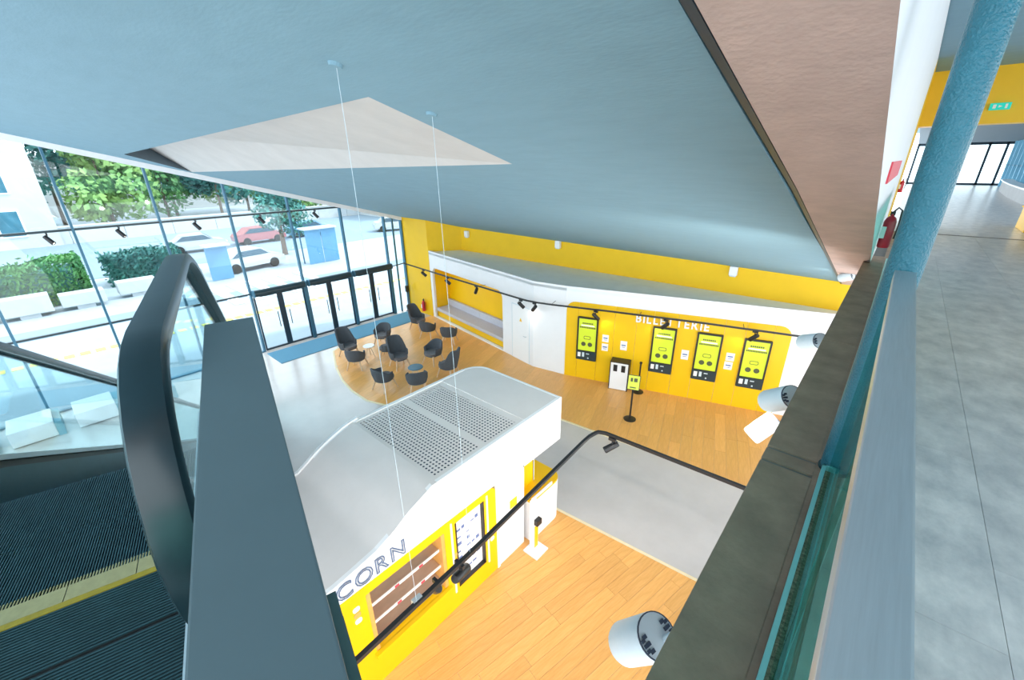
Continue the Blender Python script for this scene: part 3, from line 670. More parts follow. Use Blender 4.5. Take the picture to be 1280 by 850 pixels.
for hi, x, y, fx, fy, lb in chairs:
    src = hic if hi else lowc; o = src if not used[hi] else copy_tree(src); used[hi] += 1
    p, q = onz(x, y), onz(fx, fy); o.location = (p.x, p.y, .008); o.rotation_euler = (0, 0, math.atan2(q.y-p.y, q.x-p.x)); o['label'] = lb
tp_ = onz(521, 474)
st = thing('side_table', 'small round blue grey side table among the armchairs', 'side table', (tp_.x, tp_.y, .008))
MB().lathe([(0, .43), (.24, .43), (.25, .445), (.24, .46), (0, .46)], tp_, n=20).build('table_top', 'steel_blue', st)
for k in range(3):
    a = k*2*PI/3; MB().tube([tp_+V((.05*math.cos(a), .05*math.sin(a), .43)), tp_+V((.2*math.cos(a), .2*math.sin(a), .008))], .013, 6).build('leg', 'legwood', st)
tp_ = onz(463, 446)
st = thing('side_table', 'small round white side table between the left armchairs', 'side table', (tp_.x, tp_.y, .008))
MB().lathe([(0, .43), (.2, .43), (.21, .445), (.2, .46), (0, .46)], tp_, n=20).build('table_top', 'gloss_white', st)
for k in range(3):
    a = k*2*PI/3+.5; MB().tube([tp_+V((.05*math.cos(a), .05*math.sin(a), .43)), tp_+V((.2*math.cos(a), .2*math.sin(a), .008))], .013, 6).build('leg', 'legwood', st)
# sanitiser stand by the doors
p = onz(505, 384); t = thing('dispenser_stand', 'slim black dispenser stand between the doors and the yellow wall', 'dispenser', (-16.8, 11.4, 0))
MB().lathe([(0, 0), (.15, 0), (.15, .02), (0, .03)], (-16.8, 11.4, 0)).build('base', 'black', t); MB().tube([(-16.8, 11.4, .02), (-16.8, 11.4, 1.0)], .02).build('post', 'black', t)
MB().box(-16.88, -16.74, 11.33, 11.47, .95, 1.25).build('dispenser', 'black', t, bevel=.02)

# ------------------------------------------------------------------ TRACKS AND SPOTLIGHTS
def add_spot(parent, p, d, energy, size=70, color=(1, .93, .82), rad=.05):
    l = bpy.data.lights.new('lamp_light', 'SPOT'); l.energy = energy; l.spot_size = R(size); l.spot_blend = .6; l.color = color; l.shadow_soft_size = rad
    o = bpy.data.objects.new('lamp_light', l); col.objects.link(o); o.parent = parent; off = OFF.get(parent.name, V((0, 0, 0)))
    o.location = V(p)-off; o.rotation_euler = V(d).to_track_quat('-Z', 'Y').to_euler(); return o
def track_spot(p, d, lb, energy, s=1.0, group='black track spotlights', size=75):
    p = V(p); d = V(d).normalized()
    t = thing('track_spotlight', lb, 'spotlight', p, group)
    MB().box(-.05*s, .05*s, -.018, .018, -.05, 0, Fr(p, (1, 0, 0), (0, 1, 0), (0, 0, 1))).build('adapter', 'black', t)
    MB().tube([p, p-V((0, 0, .10*s))], .010*s, 6).build('stem', 'black', t)
    c = p-V((0, 0, .13*s))
    MB().lathe([(0, -.09*s), (.035*s, -.09*s), (.042*s, -.07*s), (.045*s, .10*s), (.040*s, .11*s), (.036*s, .09*s), (0, .09*s)], c, d, 14).build('head', 'black', t, smooth=True)
    MB().lathe([(0, .0), (.034*s, .0), (.034*s, .004), (0, .004)], c+d*.092*s, d, 12).build('lens', 'lens', t)
    if energy: add_spot(t, c+d*.13*s, d, energy, size)
    return t
ZTr = 2.7
pa = [onz(449, 820, ZTr)+V((0, -.8, 0)), onz(449, 820, ZTr), onz(600, 678, ZTr), onz(729, 551, ZTr)]
c0 = onz(737, 544, ZTr); c1 = onz(748, 538.5, ZTr); c2 = onz(766, 543.5, ZTr)
pathA = pa+[c0, c0.lerp(c1, .5)+V((0, .03, 0)), c1, c1.lerp(c2, .5)+V((0, .02, 0)), c2, onz(930, 608, ZTr), onz(930, 608, ZTr)+V((.42, .02, 0))]
tA = thing('light_track', 'black hanging light track running over the kiosk front and grey floor', 'light track', pathA[3])
def flat_track(path, w, h):
    m = MB(); rings = []
    for i, p in enumerate(path):
        t = (path[min(i+1, len(path)-1)]-path[max(i-1, 0)]); t.z = 0; t.normalize(); n = V((-t.y, t.x, 0))*w/2
        rings.append([p-n-V((0, 0, h)), p+n-V((0, 0, h)), p+n, p-n])
    return m.sweep(rings, True)
flat_track(pathA, .045, .045).build('track_rail', 'black', tA)
for x, y in ((420, 80), (540, 142)):
    r_ = ray(x, y); s = .924/(r_.z+.27*r_.y); c = EYE+r_*s; yb = c.y
    xb = lerp_prof([(q.y, q.x) for q in pathA[:4]], yb)
    MB().tube([c, V((xb, yb, ZTr))], .0017, 5).build('cable', 'projector', tA)
    MB().lathe([(0, -.03), (.035, -.03), (.045, -.005), (.045, .0), (0, 0)], c+V((0, 0, .012)), (0, .26, 1), 16).build('ceiling_rose', 'ceiling', tA)
MB().box(-.05, .05, -.025, .025, -.055, .01, Fr(onz(521, 748, ZTr), (0, 1, 0), (1, 0, 0), (0, 0, 1))).build('joint', 'deck', tA)
track_spot(onz(545, 722, ZTr)-V((0, 0, .04)), (-.6, .2, -.8), 'black spotlight on the hanging track in front of the kiosk display', 18, 1.0)
track_spot(onz(574, 700, ZTr)-V((0, 0, .04)), (-.25, .95, -.35), 'black spotlight on the hanging track in front of the kiosk menu', 18, 1.3)
track_spot(onz(766, 545, ZTr)-V((0, 0, .04)), (-.55, -.75, -.4), 'black spotlight at the bend of the hanging track over the grey floor', 18, 1.2)
ZTb = 2.53
pathB = [onz(490, 333, ZTb), onz(507, 328, ZTb)+V((.03, -.1, 0)), onz(560, 345.5, ZTb), onz(600, 357.5, ZTb), onz(645, 371, ZTb), onz(658, 374.8, ZTb), onz(672, 377.5, ZTb), onz(690, 380, ZTb), onz(760, 388, ZTb), onz(880, 403, ZTb), onz(1005, 420, ZTb)]
tB = thing('light_track', 'long black light track running in front of the bench and ticket wall', 'light track', pathB[4])
flat_track(pathB[1:], .045, .045).build('track_rail', 'black', tB)
MB().tube([pathB[0], pathB[1]], .02, 6).build('end_feed', 'black', tB)
for x, y in ((600, 357.5), (690, 380), (800, 393), (930, 409.5)):
    p = onz(x, y, ZTb); n = N_ if x > 650 else f0.w
    MB().tube([p, p-n*.36], .008, 6).build('wall_arm', 'black', tB) if x > 660 else MB().tube([p, p-n*.25], .008, 6).build('wall_arm', 'black', tB)
nb = ['nearest the doors', 'second along above the bench', 'third along above the bench', 'at the end of the bench niche', 'above the white door', 'above the lone ticket machine', 'under the wall lettering', 'above the rightmost ticket machine']
for i, (x, y) in enumerate(((529, 336), (559, 345.5), (595, 356), (651, 373), (668, 377), (745, 387), (833, 398), (945, 412))):
    n = -(N_ if x > 650 else f0.w); d = n*.35+V((0, 0, -.75))+(U_*.6 if i in (0, 1, 3, 5) else U_*-.6)
    track_spot(onz(x, y, ZTb)-V((0, 0, .04)), d, 'black track spotlight '+nb[i], 5, 1.35, size=95)
for i, (x, y) in enumerate(((58, 293), (148, 284), (244, 276), (325, 268), (393, 262))):
    p = onx(x, y, XW+.10); p.z = ZT-.03
    track_spot(p, (.35, .45, -.75), 'small black spotlight hanging from the glass wall bar, number %s from the left' % ['one', 'two', 'three', 'four', 'five'][i], 60, 1.3, 'spotlights on the glass wall bar')

# ------------------------------------------------------------------ GALLERY
gal = thing('floor_gallery', 'grey stone tiled gallery floor beside the railing', None, (2, 10, ZG)); gal['kind'] = 'structure'
MB().box(-.215, 6, -2.0, 12.0, ZG-.45, ZG-.012).build('slab', 'joint', gal)
MB().box(-.14, 9, 12.0, 40, ZG-.45, ZG).build('far_floor', 'gtile', gal)
MB().box(-.14, 6, 11.96, 12.04, ZG-.01, ZG+.004).build('floor_joint', 'joint', gal)
y = -2.0
for y0, y1 in ((-2, .2), (.2, 2.14), (2.16, 2.27), (2.29, 4.2), (4.2, 6.2), (6.2, 8.7)):
    MB().box(-.221, .0, y0+.004, y1-.004, ZG-.20, ZG).build('ledge_slab', 'ledge', gal, bevel=.004)
MB().box(.0, .105, -2, 12, ZG-.012, ZG-.002).build('ledge_strip', 'ledge', gal)
for i in range(9):
    x0 = .105+(.48 if i else 0)+.6*max(0, i-1); x1 = .585+.6*i
    if x0 > 5.5: break
    yo = -2+.4*(i % 3)
    while yo < 12:
        a, b = max(-2, yo), min(11.95, yo+1.2)
        if b-a > .05: MB().box(x0+.0008, x1-.0008, a+.0008, b-.0008, ZG-.012, ZG).build('tile', 'gtile', gal)
        yo += 1.2
MB().box(-.19, -.05, -2, 8.8, ZG-.45, ZG-.2).build('fascia', 'white', gal)
struct(MB().box(-.4, 6, -.8, 40, 8.06, 8.2).build('ceiling_gallery', 'ceiling'), 'blue grey ceiling of the gallery')
# railing
rl_ = thing('gallery_railing', 'glass gallery balustrade with wide brushed steel handrail', 'railing', (.06, 1.5, ZG))
MB().box(.043, .106, -1.2, 2.20, H-.44, H-.40).build('handrail', 'rail', rl_, bevel=.003)
MB().box(.043, .106, 2.37, 8.2, H-.44, H-.40).build('handrail', 'rail', rl_, bevel=.003)
for a, b in ((-1.2, .9), (.92, 2.2), (2.37, 4.3), (4.32, 6.2), (6.22, 8.2)): MB().box(.049, .061, a, b, ZG+.02, H-.44).build('glass_panel', 'glass_green', rl_)
for a, b in ((-1.2, 2.2), (2.37, 8.2)):
    ch = MB().box(.022, .038, a, b, ZG, ZG+.06).box(.072, .088, a, b, ZG, ZG+.06).box(.022, .088, a, b, ZG, ZG+.012).box(.022, .088, b-.012, b, ZG, ZG+.06).build('base_channel', 'channel', rl_)
    g = MB().box(.038, .072, a, b-.012, ZG+.012, ZG+.035).build('channel_grit', 'grit', ch)
cl_ = thing('column', 'slim round teal steel column standing at the gallery edge', 'column', (.07, 2.285, ZG))
MB().lathe([(.0586, 0), (.0586, 2.86)], (.07, 2.285, ZG), n=32).build('shaft', 'column', cl_, smooth=True)
MB().lathe([(0, 0), (.066, 0), (.066, .012), (.0586, .014)], (.07, 2.285, ZG), n=24).build('base_ring', 'esc_metal', cl_)
# portal, far hall
struct(MB().box(-.14, 9, 12.0, 12.5, H+.555, 8.06).build('wall_portal', 'yellow'), 'yellow beam across the gallery with exit sign')
struct(MB().box(-.14, 9, 12.5, 40, H+.75, H+.85).build('ceiling_far', 'soffit'), 'dark grey soffit beyond the yellow beam')
ex = thing('exit_sign', 'green illuminated exit sign on the yellow beam', 'exit sign', ony(1250, 133, 12.0))
c = ony(1250, 133, 11.98); fx = Fr(c, (1, 0, 0), (0, 0, 1), (0, -1, 0))
MB().box(-.13, .13, -.055, .055, 0, .03, fx).build('sign_box', 'exit', ex, bevel=.006)
MB().box(-.09, -.05, -.03, .03, .03, .034, fx).prism([[(-.02, -.02), (.03, 0), (-.02, .02)]], fx, .03, .034).box(.06, .09, -.035, .035, .03, .034, fx).build('sign_symbols', 'paper', ex)
wf = thing('window_2', 'far glazed end wall of the gallery with dark framed doors', None, (2, 35.5, ZG)); wf['kind'] = 'structure'
for x in (-.1, .9, 1.75, 2.75, 3.4, 4.5): MB().box(x-.05, x+.05, 35.4, 35.5, ZG, H+.75).build('mullion', 'navy', wf)
for a, b in ((-.1, .9), (.9, 1.75), (1.75, 2.75), (2.75, 3.4), (3.4, 4.5)):
    MB().box(a+.05, b-.05, 35.44, 35.46, ZG+.1, H+.7).build('pane', 'glass', wf); MB().box(a, b, 35.4, 35.5, ZG, ZG+.1).box(a, b, 35.4, 35.5, H+.62, H+.75).build('rail', 'navy', wf)
ws = thing('window_3', 'side glazing of the far gallery with tall blue fins', None, (3.6, 26, ZG)); ws['kind'] = 'structure'
for i in range(16):
    y0 = 17+i*1.15; MB().box(3.50, 3.75, y0-.04, y0+.04, ZG, H+.75).build('fin', 'fin', ws); MB().box(3.62, 3.64, y0+.06, y0+1.09, ZG+.1, H+.7).build('pane', 'glass', ws)
    MB().box(3.58, 3.68, y0, y0+1.15, ZG+1.0, ZG+1.06).build('transom', 'steel_blue', ws)
cb = thing('curved_counter', 'low pale curved bench counter in the far gallery', 'counter', (3.3, 25, ZG))
pp = [(3.2, 30.5), (3.02, 28), (2.9, 25), (2.85, 22), (2.9, 20), (3.1, 18.5)]
MB().prism([pp+[(x+.3, y) for x, y in pp[::-1]]], WORLD, ZG, ZG+.42).build('body', 'concrete', cb); MB().prism([[(x-.05, y) for x, y in pp]+[(x+.33, y) for x, y in pp[::-1]]], WORLD, ZG+.42, ZG+.47).build('top', 'gloss_white', cb)
yb_ = thing('yellow_block', 'yellow block at the right edge of the gallery beyond the floor joint', 'block', (2.4, 13.4, ZG))
MB().box(1.95, 2.9, 13.2, 14.2, ZG, ZG+.42).build('body', 'yellow', yb_, bevel=.02); MB().box(1.93, 2.92, 13.18, 14.22, ZG+.42, ZG+.45).build('lid', 'yellow_dark', yb_)
# wall items on the white wall
ep = onx(1105, 303, -.05); extinguisher(V((-.055, 7.3, ZG+.34)), None, 'dark red fire extinguisher on the white gallery wall beside the column', .8)
extinguisher(V((-.09, 10.9, ZG+.82)), None, 'small red and white extinguisher on the yellow strip beyond the white wall', .42)
sg = onx(1117, 213, -.138); t = thing('wall_sign', 'small square red sign on the white gallery wall', 'sign', (-.138, 5.9, sg.z))
pS = onx(1117, 213, -.139)
MB().box(-.14, -.128, 4.6, 7.3, pS.z-.08, pS.z+.08).build('plate', 'redsign', t); MB().box(-.128, -.126, pS.y-.1, pS.y+.1, pS.z-.015, pS.z+.015).build('print', 'paper', t) if False else None
# projectors on the ledge fascia
def projector(p, d, lb, s=1.0, energy=350, size=110):
    p = V(p); d = V(d).normalized(); t = thing('projector_lamp', lb, 'lamp', p, 'white projector lamps under the gallery ledge')
    r, L = .10*s, .15*s
    MB().lathe([(0, -L), (r*.97, -L), (r, -L+.01), (r, L-.02), (r*.93, L), (r*.88, L-.03), (0, L-.03)], p, d, 28).build('body', 'projector', t, smooth=True)
    a = d.orthogonal().normalized(); a = (V((0, 0, 1)).cross(d)).normalized(); b = d.cross(a); f = Fr(p-d*L, a, b, -d)
    cap = MB().lathe([(0, .0), (r*.94, .0), (r*.94, .006), (0, .006)], p-d*(L+.006), d, 28).build('back_cap', 'projector', t)
    MB().prism([arc(0, 0, r*.99, 0, 2*PI, 28)[:-1], arc(0, 0, r*.94, 0, 2*PI, 28)[:-1][::-1]], f, .0, .008).build('cap_ring', 'vent', t)
    vm = MB()
    for sx in (-1, 1):
        for k in range(3):
            q = -.3*r+k*.3*r
            vm.box(sx*r*.62-.012*s, sx*r*.62+.012*s, q-.008*s, q+.008*s, .006, .010, f); vm.box(sx*r*.78-.010*s, sx*r*.78+.010*s, q*.7-.007*s, q*.7+.007*s, .006, .010, f)
    vm.build('vent_slots', 'vent', t)['kind'] = 'stuff'
    MB().lathe([(0, 0), (r*.86, 0), (r*.86, .004), (0, .004)], p+d*(L-.028), d, 24).build('lens', 'lens', t)
    # yoke to the fascia
    g = V((-.20, p.y+.02, min(ZG-.27, max(p.z+.08, ZG-.40))))
    MB().tube([p+a*r*1.02*(1 if a.x > 0 else -1), p+V((.08, 0, .06)), g], .018*s, 8).build('arm', 'projector', t)
    MB().box(g.x-.02, g.x+.02, g.y-.05, g.y+.05, g.z-.05, g.z+.05).build('mount', 'black', t)
    add_spot(t, p+d*(L+.05), d, energy, size, (1, .95, .87), .08)
projector(dep(800, 800, 2.05), (-.5, .12, -.85), 'white cylindrical projector lamp nearest the camera, over the oak floor', 1.0, 38, 150)
projector(dep(974, 499, 3.0), (-.5, .42, -.5), 'white cylindrical projector lamp in front of the rightmost ticket machine', .82, 170, 112)
projector(dep(953, 535, 3.4), (-.5, -.55, -.62), 'white projector lamp seen side on over the oak floor, below its neighbour', .75, 70, 150)
projector(dep(1014, 427, 4.6), (-.5, .5, -.35), 'white cylindrical projector lamp against the white wall at the track end', .85, 140, 150)
projector(dep(1058, 346, 8.2), (-.8, .35, -.4), 'farthest white projector lamp where the ceiling meets the dark ledge', .8, 8, 120)

# ------------------------------------------------------------------ ESCALATOR
TT = V((-.9636, .2672, 0)); NN = V((.2672, .9636, 0))
FE = Fr((0, 0, H), TT, NN, (0, 0, 1))                # a: travel (down), b: across, c: height below the eye
FEP = Fr((0, 0, H), TT, (0, 0, 1), NN)               # profile frame: a travel, b height, c across
es = thing('escalator', 'dark escalator with glass sides descending from the gallery to the hall', 'escalator', FE(5, -.9, -4))
nL, nR = -1.375, -.375
def ribs_n(t0, t1, pitch, z, m, h=.004):            # ribs running across
    t = t0
    while t < t1-.004: m.box(t, t+pitch*.45, nL+.0, nR, z, z+h, FE); t += pitch
for a, b, nm in ((.55, 1.444, 'landing_plate'), (1.452, 1.69, 'landing_plate')):
    pl = MB().box(a, b, nL, nR, -1.43, -1.404, FE).build(nm, 'esc_groove', es)
    r_ = MB(); ribs_n(a+.004, b, .0125, -1.404, r_); r_.build('tread_ribs', 'esc_step', pl)['kind'] = 'stuff'
cb_ = MB().box(1.69, 1.715, nL, nR, -1.42, -1.399, FE).build('yellow_edge', 'esc_yellow', es)
for k in range(5):
    a = nL+.2*k; cp = MB().box(1.716, 1.79, a+.0015, a+.1985, -1.42, -1.3985, FE).build('comb_plate', 'comb', es)
    tm = MB()
    for j in range(22): tm.box(1.79, 1.818, a+.2*j/22+.0005, a+.2*j/22+.0040, -1.412, -1.400, FE)
    tm.build('comb_teeth', 'comb', cp)['kind'] = 'stuff'
sm = MB().box(0, .398, nL, nR, -.20, -.012, FE)      # one step, built at travel 0, height 0
step_off = V((0, 0, H))
base = MB().box(0, .398, nL+.004, nR-.004, -.21, -.012); 
def stepmesh():
    m = MB(); f = Fr((0, 0, 0), TT, NN, (0, 0, 1)); m.box(0, .398, nL+.004, nR-.004, -.215, -.012, f, 1)
    n = 110
    for j in range(n): a = nL+.006+(nR-nL-.012)*j/n; m.box(0, .398, a, a+.0046, -.012, 0, f, 0)
    return m.mesh('step', ['esc_step', 'esc_groove'])
stm = stepmesh()
nose = []
t, z = 1.725, -1.402; drops = [0, .235, .231, .231]
i = 0
while z > -6.6:
    o = put('step', stm, es); o.location = FE(t, 0, z)-OFF[es.name]
    nose.append((t+.4, z)); t += .4; z -= drops[i] if i < 4 else .231; i += 1
tb_ = t
# balustrade profiles in (travel, height)
def hr(t):
    k = 2.93
    if t < k-.35: return -.42
    if t < k+.35: return -.42-.578*(t-k+.35)**2/(4*.35)
    return -.42-.578*(t-k)
tEnd = 2.93+(5.18)/.578
def hr2(t): return max(hr(t), -5.60)
samp = [1.44, 1.8, 2.2, 2.58]+[2.58+.07*i for i in range(1, 11)]+[3.6, 4.5, 6, 8, 10, tEnd-.3, tEnd, tEnd+.4, tEnd+.9]
newel = arc(1.44, -.42-.45, .45, 1.42*PI, .5*PI, 16)
low = [(tEnd+.9+.45*math.cos(a), -5.60-.45+.45*math.sin(a)) for a in [PI/2-PI*.95*i/12 for i in range(13)]]
path = newel[:-1]+[(t, hr2(t)) for t in samp]+low[1:]
def rail_sec(w, h):
    return [(-w*.5, -h*.6), (-w*.5, .1*h), (-w*.42, h*.42), (-w*.2, h*.5), (w*.2, h*.5), (w*.42, h*.42), (w*.5, .1*h), (w*.5, -h*.6), (w*.36, -h*.6), (w*.36, -h*.25), (-w*.36, -h*.25), (-w*.36, -h*.6)]
def hrail(nc):
    m = MB(); rings = []
    for i, (t, z) in enumerate(path):
        p0, p1 = path[max(0, i-1)], path[min(len(path)-1, i+1)]; d = V((p1[0]-p0[0], p1[1]-p0[1])).normalized(); up_ = V((-d.y, d.x))
        rings.append([FE(t+up_.x*b, nc+a, z+up_.y*b) for a, b in rail_sec(.094, .045)])
    return m.sweep(rings, True)
deckp = [(t, hr2(t)-.86 if t > 2.4 else -1.28) for t in samp]
deckp = [(.95, -1.28), (1.2, -1.28)]+[(t, min(-1.28, hr2(t)-.86)) for t in samp]+[(tEnd+1.3, -6.46)]
for side, nc, s in (('left', -1.50, -1), ('right', -.252, 1)):
    hrail(nc).build('handrail', 'rubber', es, smooth=True)
    ins = [(t, z) for t, z in path]
    gl = [(1.44+.43*math.cos(a), -.87+.43*math.sin(a)) for a in [1.45*PI-(1.45-.5)*PI*i/14 for i in range(15)]][:-1]+[(t, hr2(t)-.02) for t in samp]+[(t, z) for t, z in deckp[::-1] if t > 1.3]
    MB().prism([gl], FEP, nc-.006, nc+.006).build('glass_panel', 'glass_cyan', es)
    inner = nL if s < 0 else nR
    m = MB(); m2 = MB(); m3 = MB()
    rings = []; r2 = []; r3 = []; r4 = []
    for t, z in deckp:
        a, b = (nc-.10, inner+.012*s*-1) if s < 0 else (inner+.0, nc+.07)
        rings.append([FE(t, a, z-.05), FE(t, b, z-.07), FE(t, b, z-.035), FE(t, nc+.02*-s, z), FE(t, a, z)])
        r2.append([FE(t, inner-.012, z-.60), FE(t, inner+.012, z-.60), FE(t, inner+.012, z-.12), FE(t, inner-.012, z-.12)])
        r4.append([FE(t, inner-.02, z-.125), FE(t, inner-.008, z-.125), FE(t, inner-.008, z-.06), FE(t, inner-.02, z-.06)] if s < 0 else [FE(t, inner+.008, z-.125), FE(t, inner+.02, z-.125), FE(t, inner+.02, z-.06), FE(t, inner+.008, z-.06)])
        o_ = nc+.085*s if s < 0 else nc+.07
        r3.append([FE(t, o_-.01, z-1.0), FE(t, o_+.01, z-1.0), FE(t, o_+.01, z-.05), FE(t, o_-.01, z-.05)])
    m.sweep(rings, True).build('deck', 'deck', es); m2.sweep(r2, True).build('skirt', 'esc_metal', es); m3.sweep(r3, True).build('outer_cladding', 'cap', es); MB().sweep(r4, True).build('shadow_gap', 'black', es)
# parapet beside the escalator
cR = [FE.o]; 
def tnz(x, y, h): p = onz(x, y, H-h)-FE.o; return p.dot(TT), p.dot(NN)
pc = [tnz(252, 404, .48), tnz(312, 398, .48), tnz(436, 850, .48), tnz(230, 850, .48)]
pw = thing('parapet', 'dark grey metal capped parapet between the escalator and the void', 'parapet', FE(.8, -.07, -1.4))
dL = pc[3][1]; dR = pc[2][1]; t1 = 1.65
MB().box(.12, t1, dL, dR, -.515, -.48, FE).build('cap', 'cap', pw, bevel=.003)
MB().box(.14, t1-.05, dL+.03, dR-.04, -1.6, -.515, FE).build('panel', 'cap', pw)
MB().box(.12, .47, dR-.005, dR+.012, -.60, -.535, FE).build('side_strip', 'strip', pw)
MB().box(.12, .48, dR-.01, dR+.014, -.62, -.60, FE).build('side_rail', 'strip', pw)
# landing slabs behind the lens (join escalator and gallery)
struct(MB().prism([[(-.55, -2.5), (.55, -2.5), (.55, .1), (-.55, .1)]], FE, -1.8, -1.43).build('floor_landing', 'gtile'), 'gallery landing at the head of the escalator')

# ------------------------------------------------------------------ WHITE BLOCKS BY THE GLASS WALL
for i, (x, y) in enumerate(((-15.9, -2.6), (-15.9, -1.35), (-15.9, -.1), (-15.9, 1.15))):
    t = thing('seat_block', ['white seat block by the glass wall, nearest the left edge', 'second white seat block by the glass wall', 'third white seat block by the glass wall', 'white seat block by the glass wall, nearest the handrail'][i], 'seat block', (x, y, 0), 'seat blocks below the glass wall')
    MB().box(x-.5, x+.5, y-.42, y+.42, .03, .45).build('block', 'white', t, bevel=.02); MB().box(x-.5, x+.5, y+.42, y+.56, 0, .40).build('side_panel', 'bluefloor', t)

# ------------------------------------------------------------------ OUTSIDE
struct(MB().box(-140, XW-.1, -80, 110, -.35, -.04).build('ground_outside', 'pave'), 'pale pavement outside the glass wall')
struct(MB().box(-60, -38, -80, 110, -.04, -.02).build('road', 'road'), 'street beyond the hedge')
struct(MB().box(-27.4, -25.9, -80, 110, -.04, .0).build('road_lane', 'road'), 'grey service lane in front of the hedge')
tc = MB()
for k in range(60): tc.box(-22.6, -22.2, -8+.45*k, -7.7+.45*k, -.04, -.02)
struct(tc.build('tactile_strip', 'tactile'), 'dashed yellow tactile strip on the pavement')
cw = thing('crosswalk', 'white zebra crossing outside the entrance doors', 'crossing', (-27, 12, -.03))
for k in range(6): MB().box(-29.5, -24.6, 6.2+k*1.0, 6.7+k*1.0, -.03, .005).build('stripe', 'gloss_white', cw)
def foliage(c, rx, ry, rz, n, size, m, nm, par, seed, clumps=9):
    rd = random.Random(seed); mb = MB(); cs = []
    for i in range(clumps):
        a = rd.uniform(0, 2*PI); q = rd.uniform(.2, .72); cs.append((V((rx*q*math.cos(a), ry*q*math.sin(a), rz*rd.uniform(-.6, .7))), rd.uniform(.42, .62)))
    for i in range(n):
        cc, s = rd.choice(cs); d = V((rd.gauss(0, 1), rd.gauss(0, 1), rd.gauss(0, 1))).normalized(); p = V(c)+cc+V((d.x*rx, d.y*ry, d.z*rz))*s*rd.uniform(.75, 1.03)
        u = V((rd.gauss(0, 1), rd.gauss(0, 1), rd.gauss(0, 1))).normalized(); w_ = d.cross(u).normalized(); u = (d+u*.7).cross(w_).normalized()
        z_ = size*rd.uniform(.6, 1.3); mb.add([p-u*z_, p+w_*z_*.6, p+u*z_, p-w_*z_*.6], [(0, 1, 2, 3)])
    return mb.build(nm, m, par, fix=False)
def tree(x, y, h, r, m, lb, seed, n=4200, size=.36, trunk=.13):
    t = thing('street_tree', lb, 'tree', (x, y, -.04), 'trees across the street')
    zt = h*trunk
    MB().tube([(x, y, -.04), (x+.1, y, zt), (x, y+.1, h*.7)], [.22, .16, .06], 8).build('trunk', 'bark', t, smooth=True)
    foliage((x, y, (h+zt)/2+.2), r, r, (h-zt)/2+.3, n, size, m, 'crown', t, seed)
TR = [(-77, -7, 14, 5, 'leaf', 'green tree above the white house at the left'), (-64, 7.0, 12, 4.2, 'leaf2', 'pale green tree right of the white house'), (-72, 13.5, 14, 4.6, 'leaf', 'broad green tree behind the parked cars'), (-62.5, 17, 11.5, 4.2, 'leaf3', 'dark teal green tree left of the second glass bar'), (-70, 22.5, 13, 4.8, 'leaf2', 'tall yellow green tree at the middle of the street'), (-63, 27.5, 11, 4.2, 'leaf2', 'yellow green tree right of the middle one'), (-71, 33.5, 12, 4.6, 'leaf', 'green tree far to the right behind the parking'), (-79, 4, 15, 5.2, 'leaf3', 'tall dark tree at the back behind the pale one'), (-80, 16, 16, 5.4, 'leaf', 'tallest green tree at the back'), (-80, 28, 15, 5.2, 'leaf3', 'tall dark tree at the back right'), (-72, 44, 9, 4, 'leaf3', 'small dark tree above the flat roofed building'), (-70, 53, 9, 4, 'leaf', 'small green tree at the far right above the flat roof')]
for i, (x, y, h, r, m, lb) in enumerate(TR): tree(x, y, h, r, m, lb, 20+i)
tree(-36.5, 13.6, 6.4, 2.1, 'leaf3', 'round clipped dark green tree behind the white car', 60, 2600, .17, .28)
def hedge(x0, x1, y0, y1, h, m, lb, seed, n):
    t = thing('hedge', lb, 'hedge', ((x0+x1)/2, (y0+y1)/2, -.04), 'hedges along the service lane')
    MB().box(x0+.35, x1-.35, y0+.35, y1-.35, -.04, h-.4).build('core', 'leaf3', t)
    rd = random.Random(seed); mb = MB()
    for i in range(n):
        p = V((rd.uniform(x0, x1), rd.uniform(y0, y1), rd.uniform(0, h+.25*math.sin(i*.01))))
        f_ = rd.randrange(4)
        if f_ == 0: p.x = x1-abs(rd.gauss(0, .12))
        elif f_ == 1: p.z = h-abs(rd.gauss(0, .15))+.15*math.sin(p.y*1.7)
        elif f_ == 2: p.y = y1-abs(rd.gauss(0, .1))
        u = V((rd.gauss(0, 1), rd.gauss(0, 1), rd.gauss(0, 1))).normalized(); w_ = u.orthogonal().normalized(); s = rd.uniform(.08, .17)
        mb.add([p-u*s, p+w_*s*.6, p+u*s, p-w_*s*.6], [(0, 1, 2, 3)])
    mb.build('leaves', m, t, fix=False)
hedge(-34.5, -31.6, -6.5, 1.6, 2.1, 'leaf', 'big green hedge behind the concrete blocks at the left', 5, 7000)
hedge(-36.6, -34.2, 2.6, 6.4, 1.7, 'leaf3', 'smaller dark green hedge right of the big one', 6, 4500)
for i, (x, y, s) in enumerate(((-30.2, -2.9, 1.0), (-30.3, -.9, 1.35), (-30.5, 1.1, 1.0), (-31.2, 3.4, 1.1), (-31.8, 5.8, 1.1))):
    t = thing('concrete_block', ['low pale concrete block under the hedge, leftmost', 'taller grey concrete block under the hedge', 'low pale concrete block right of the taller one', 'low pale concrete block under the smaller hedge', 'pale concrete block nearest the white car'][i], 'block', (x, y, -.04), 'concrete blocks along the hedge')
    MB().box(x-.4, x+.4, y-.85, y+.85, .16, .16+.62*s).build('block', 'concrete', t, bevel=.03); MB().box(x-.3, x+.3, y-.35, y+.35, -.04, .16).build('foot', 'concrete', t)
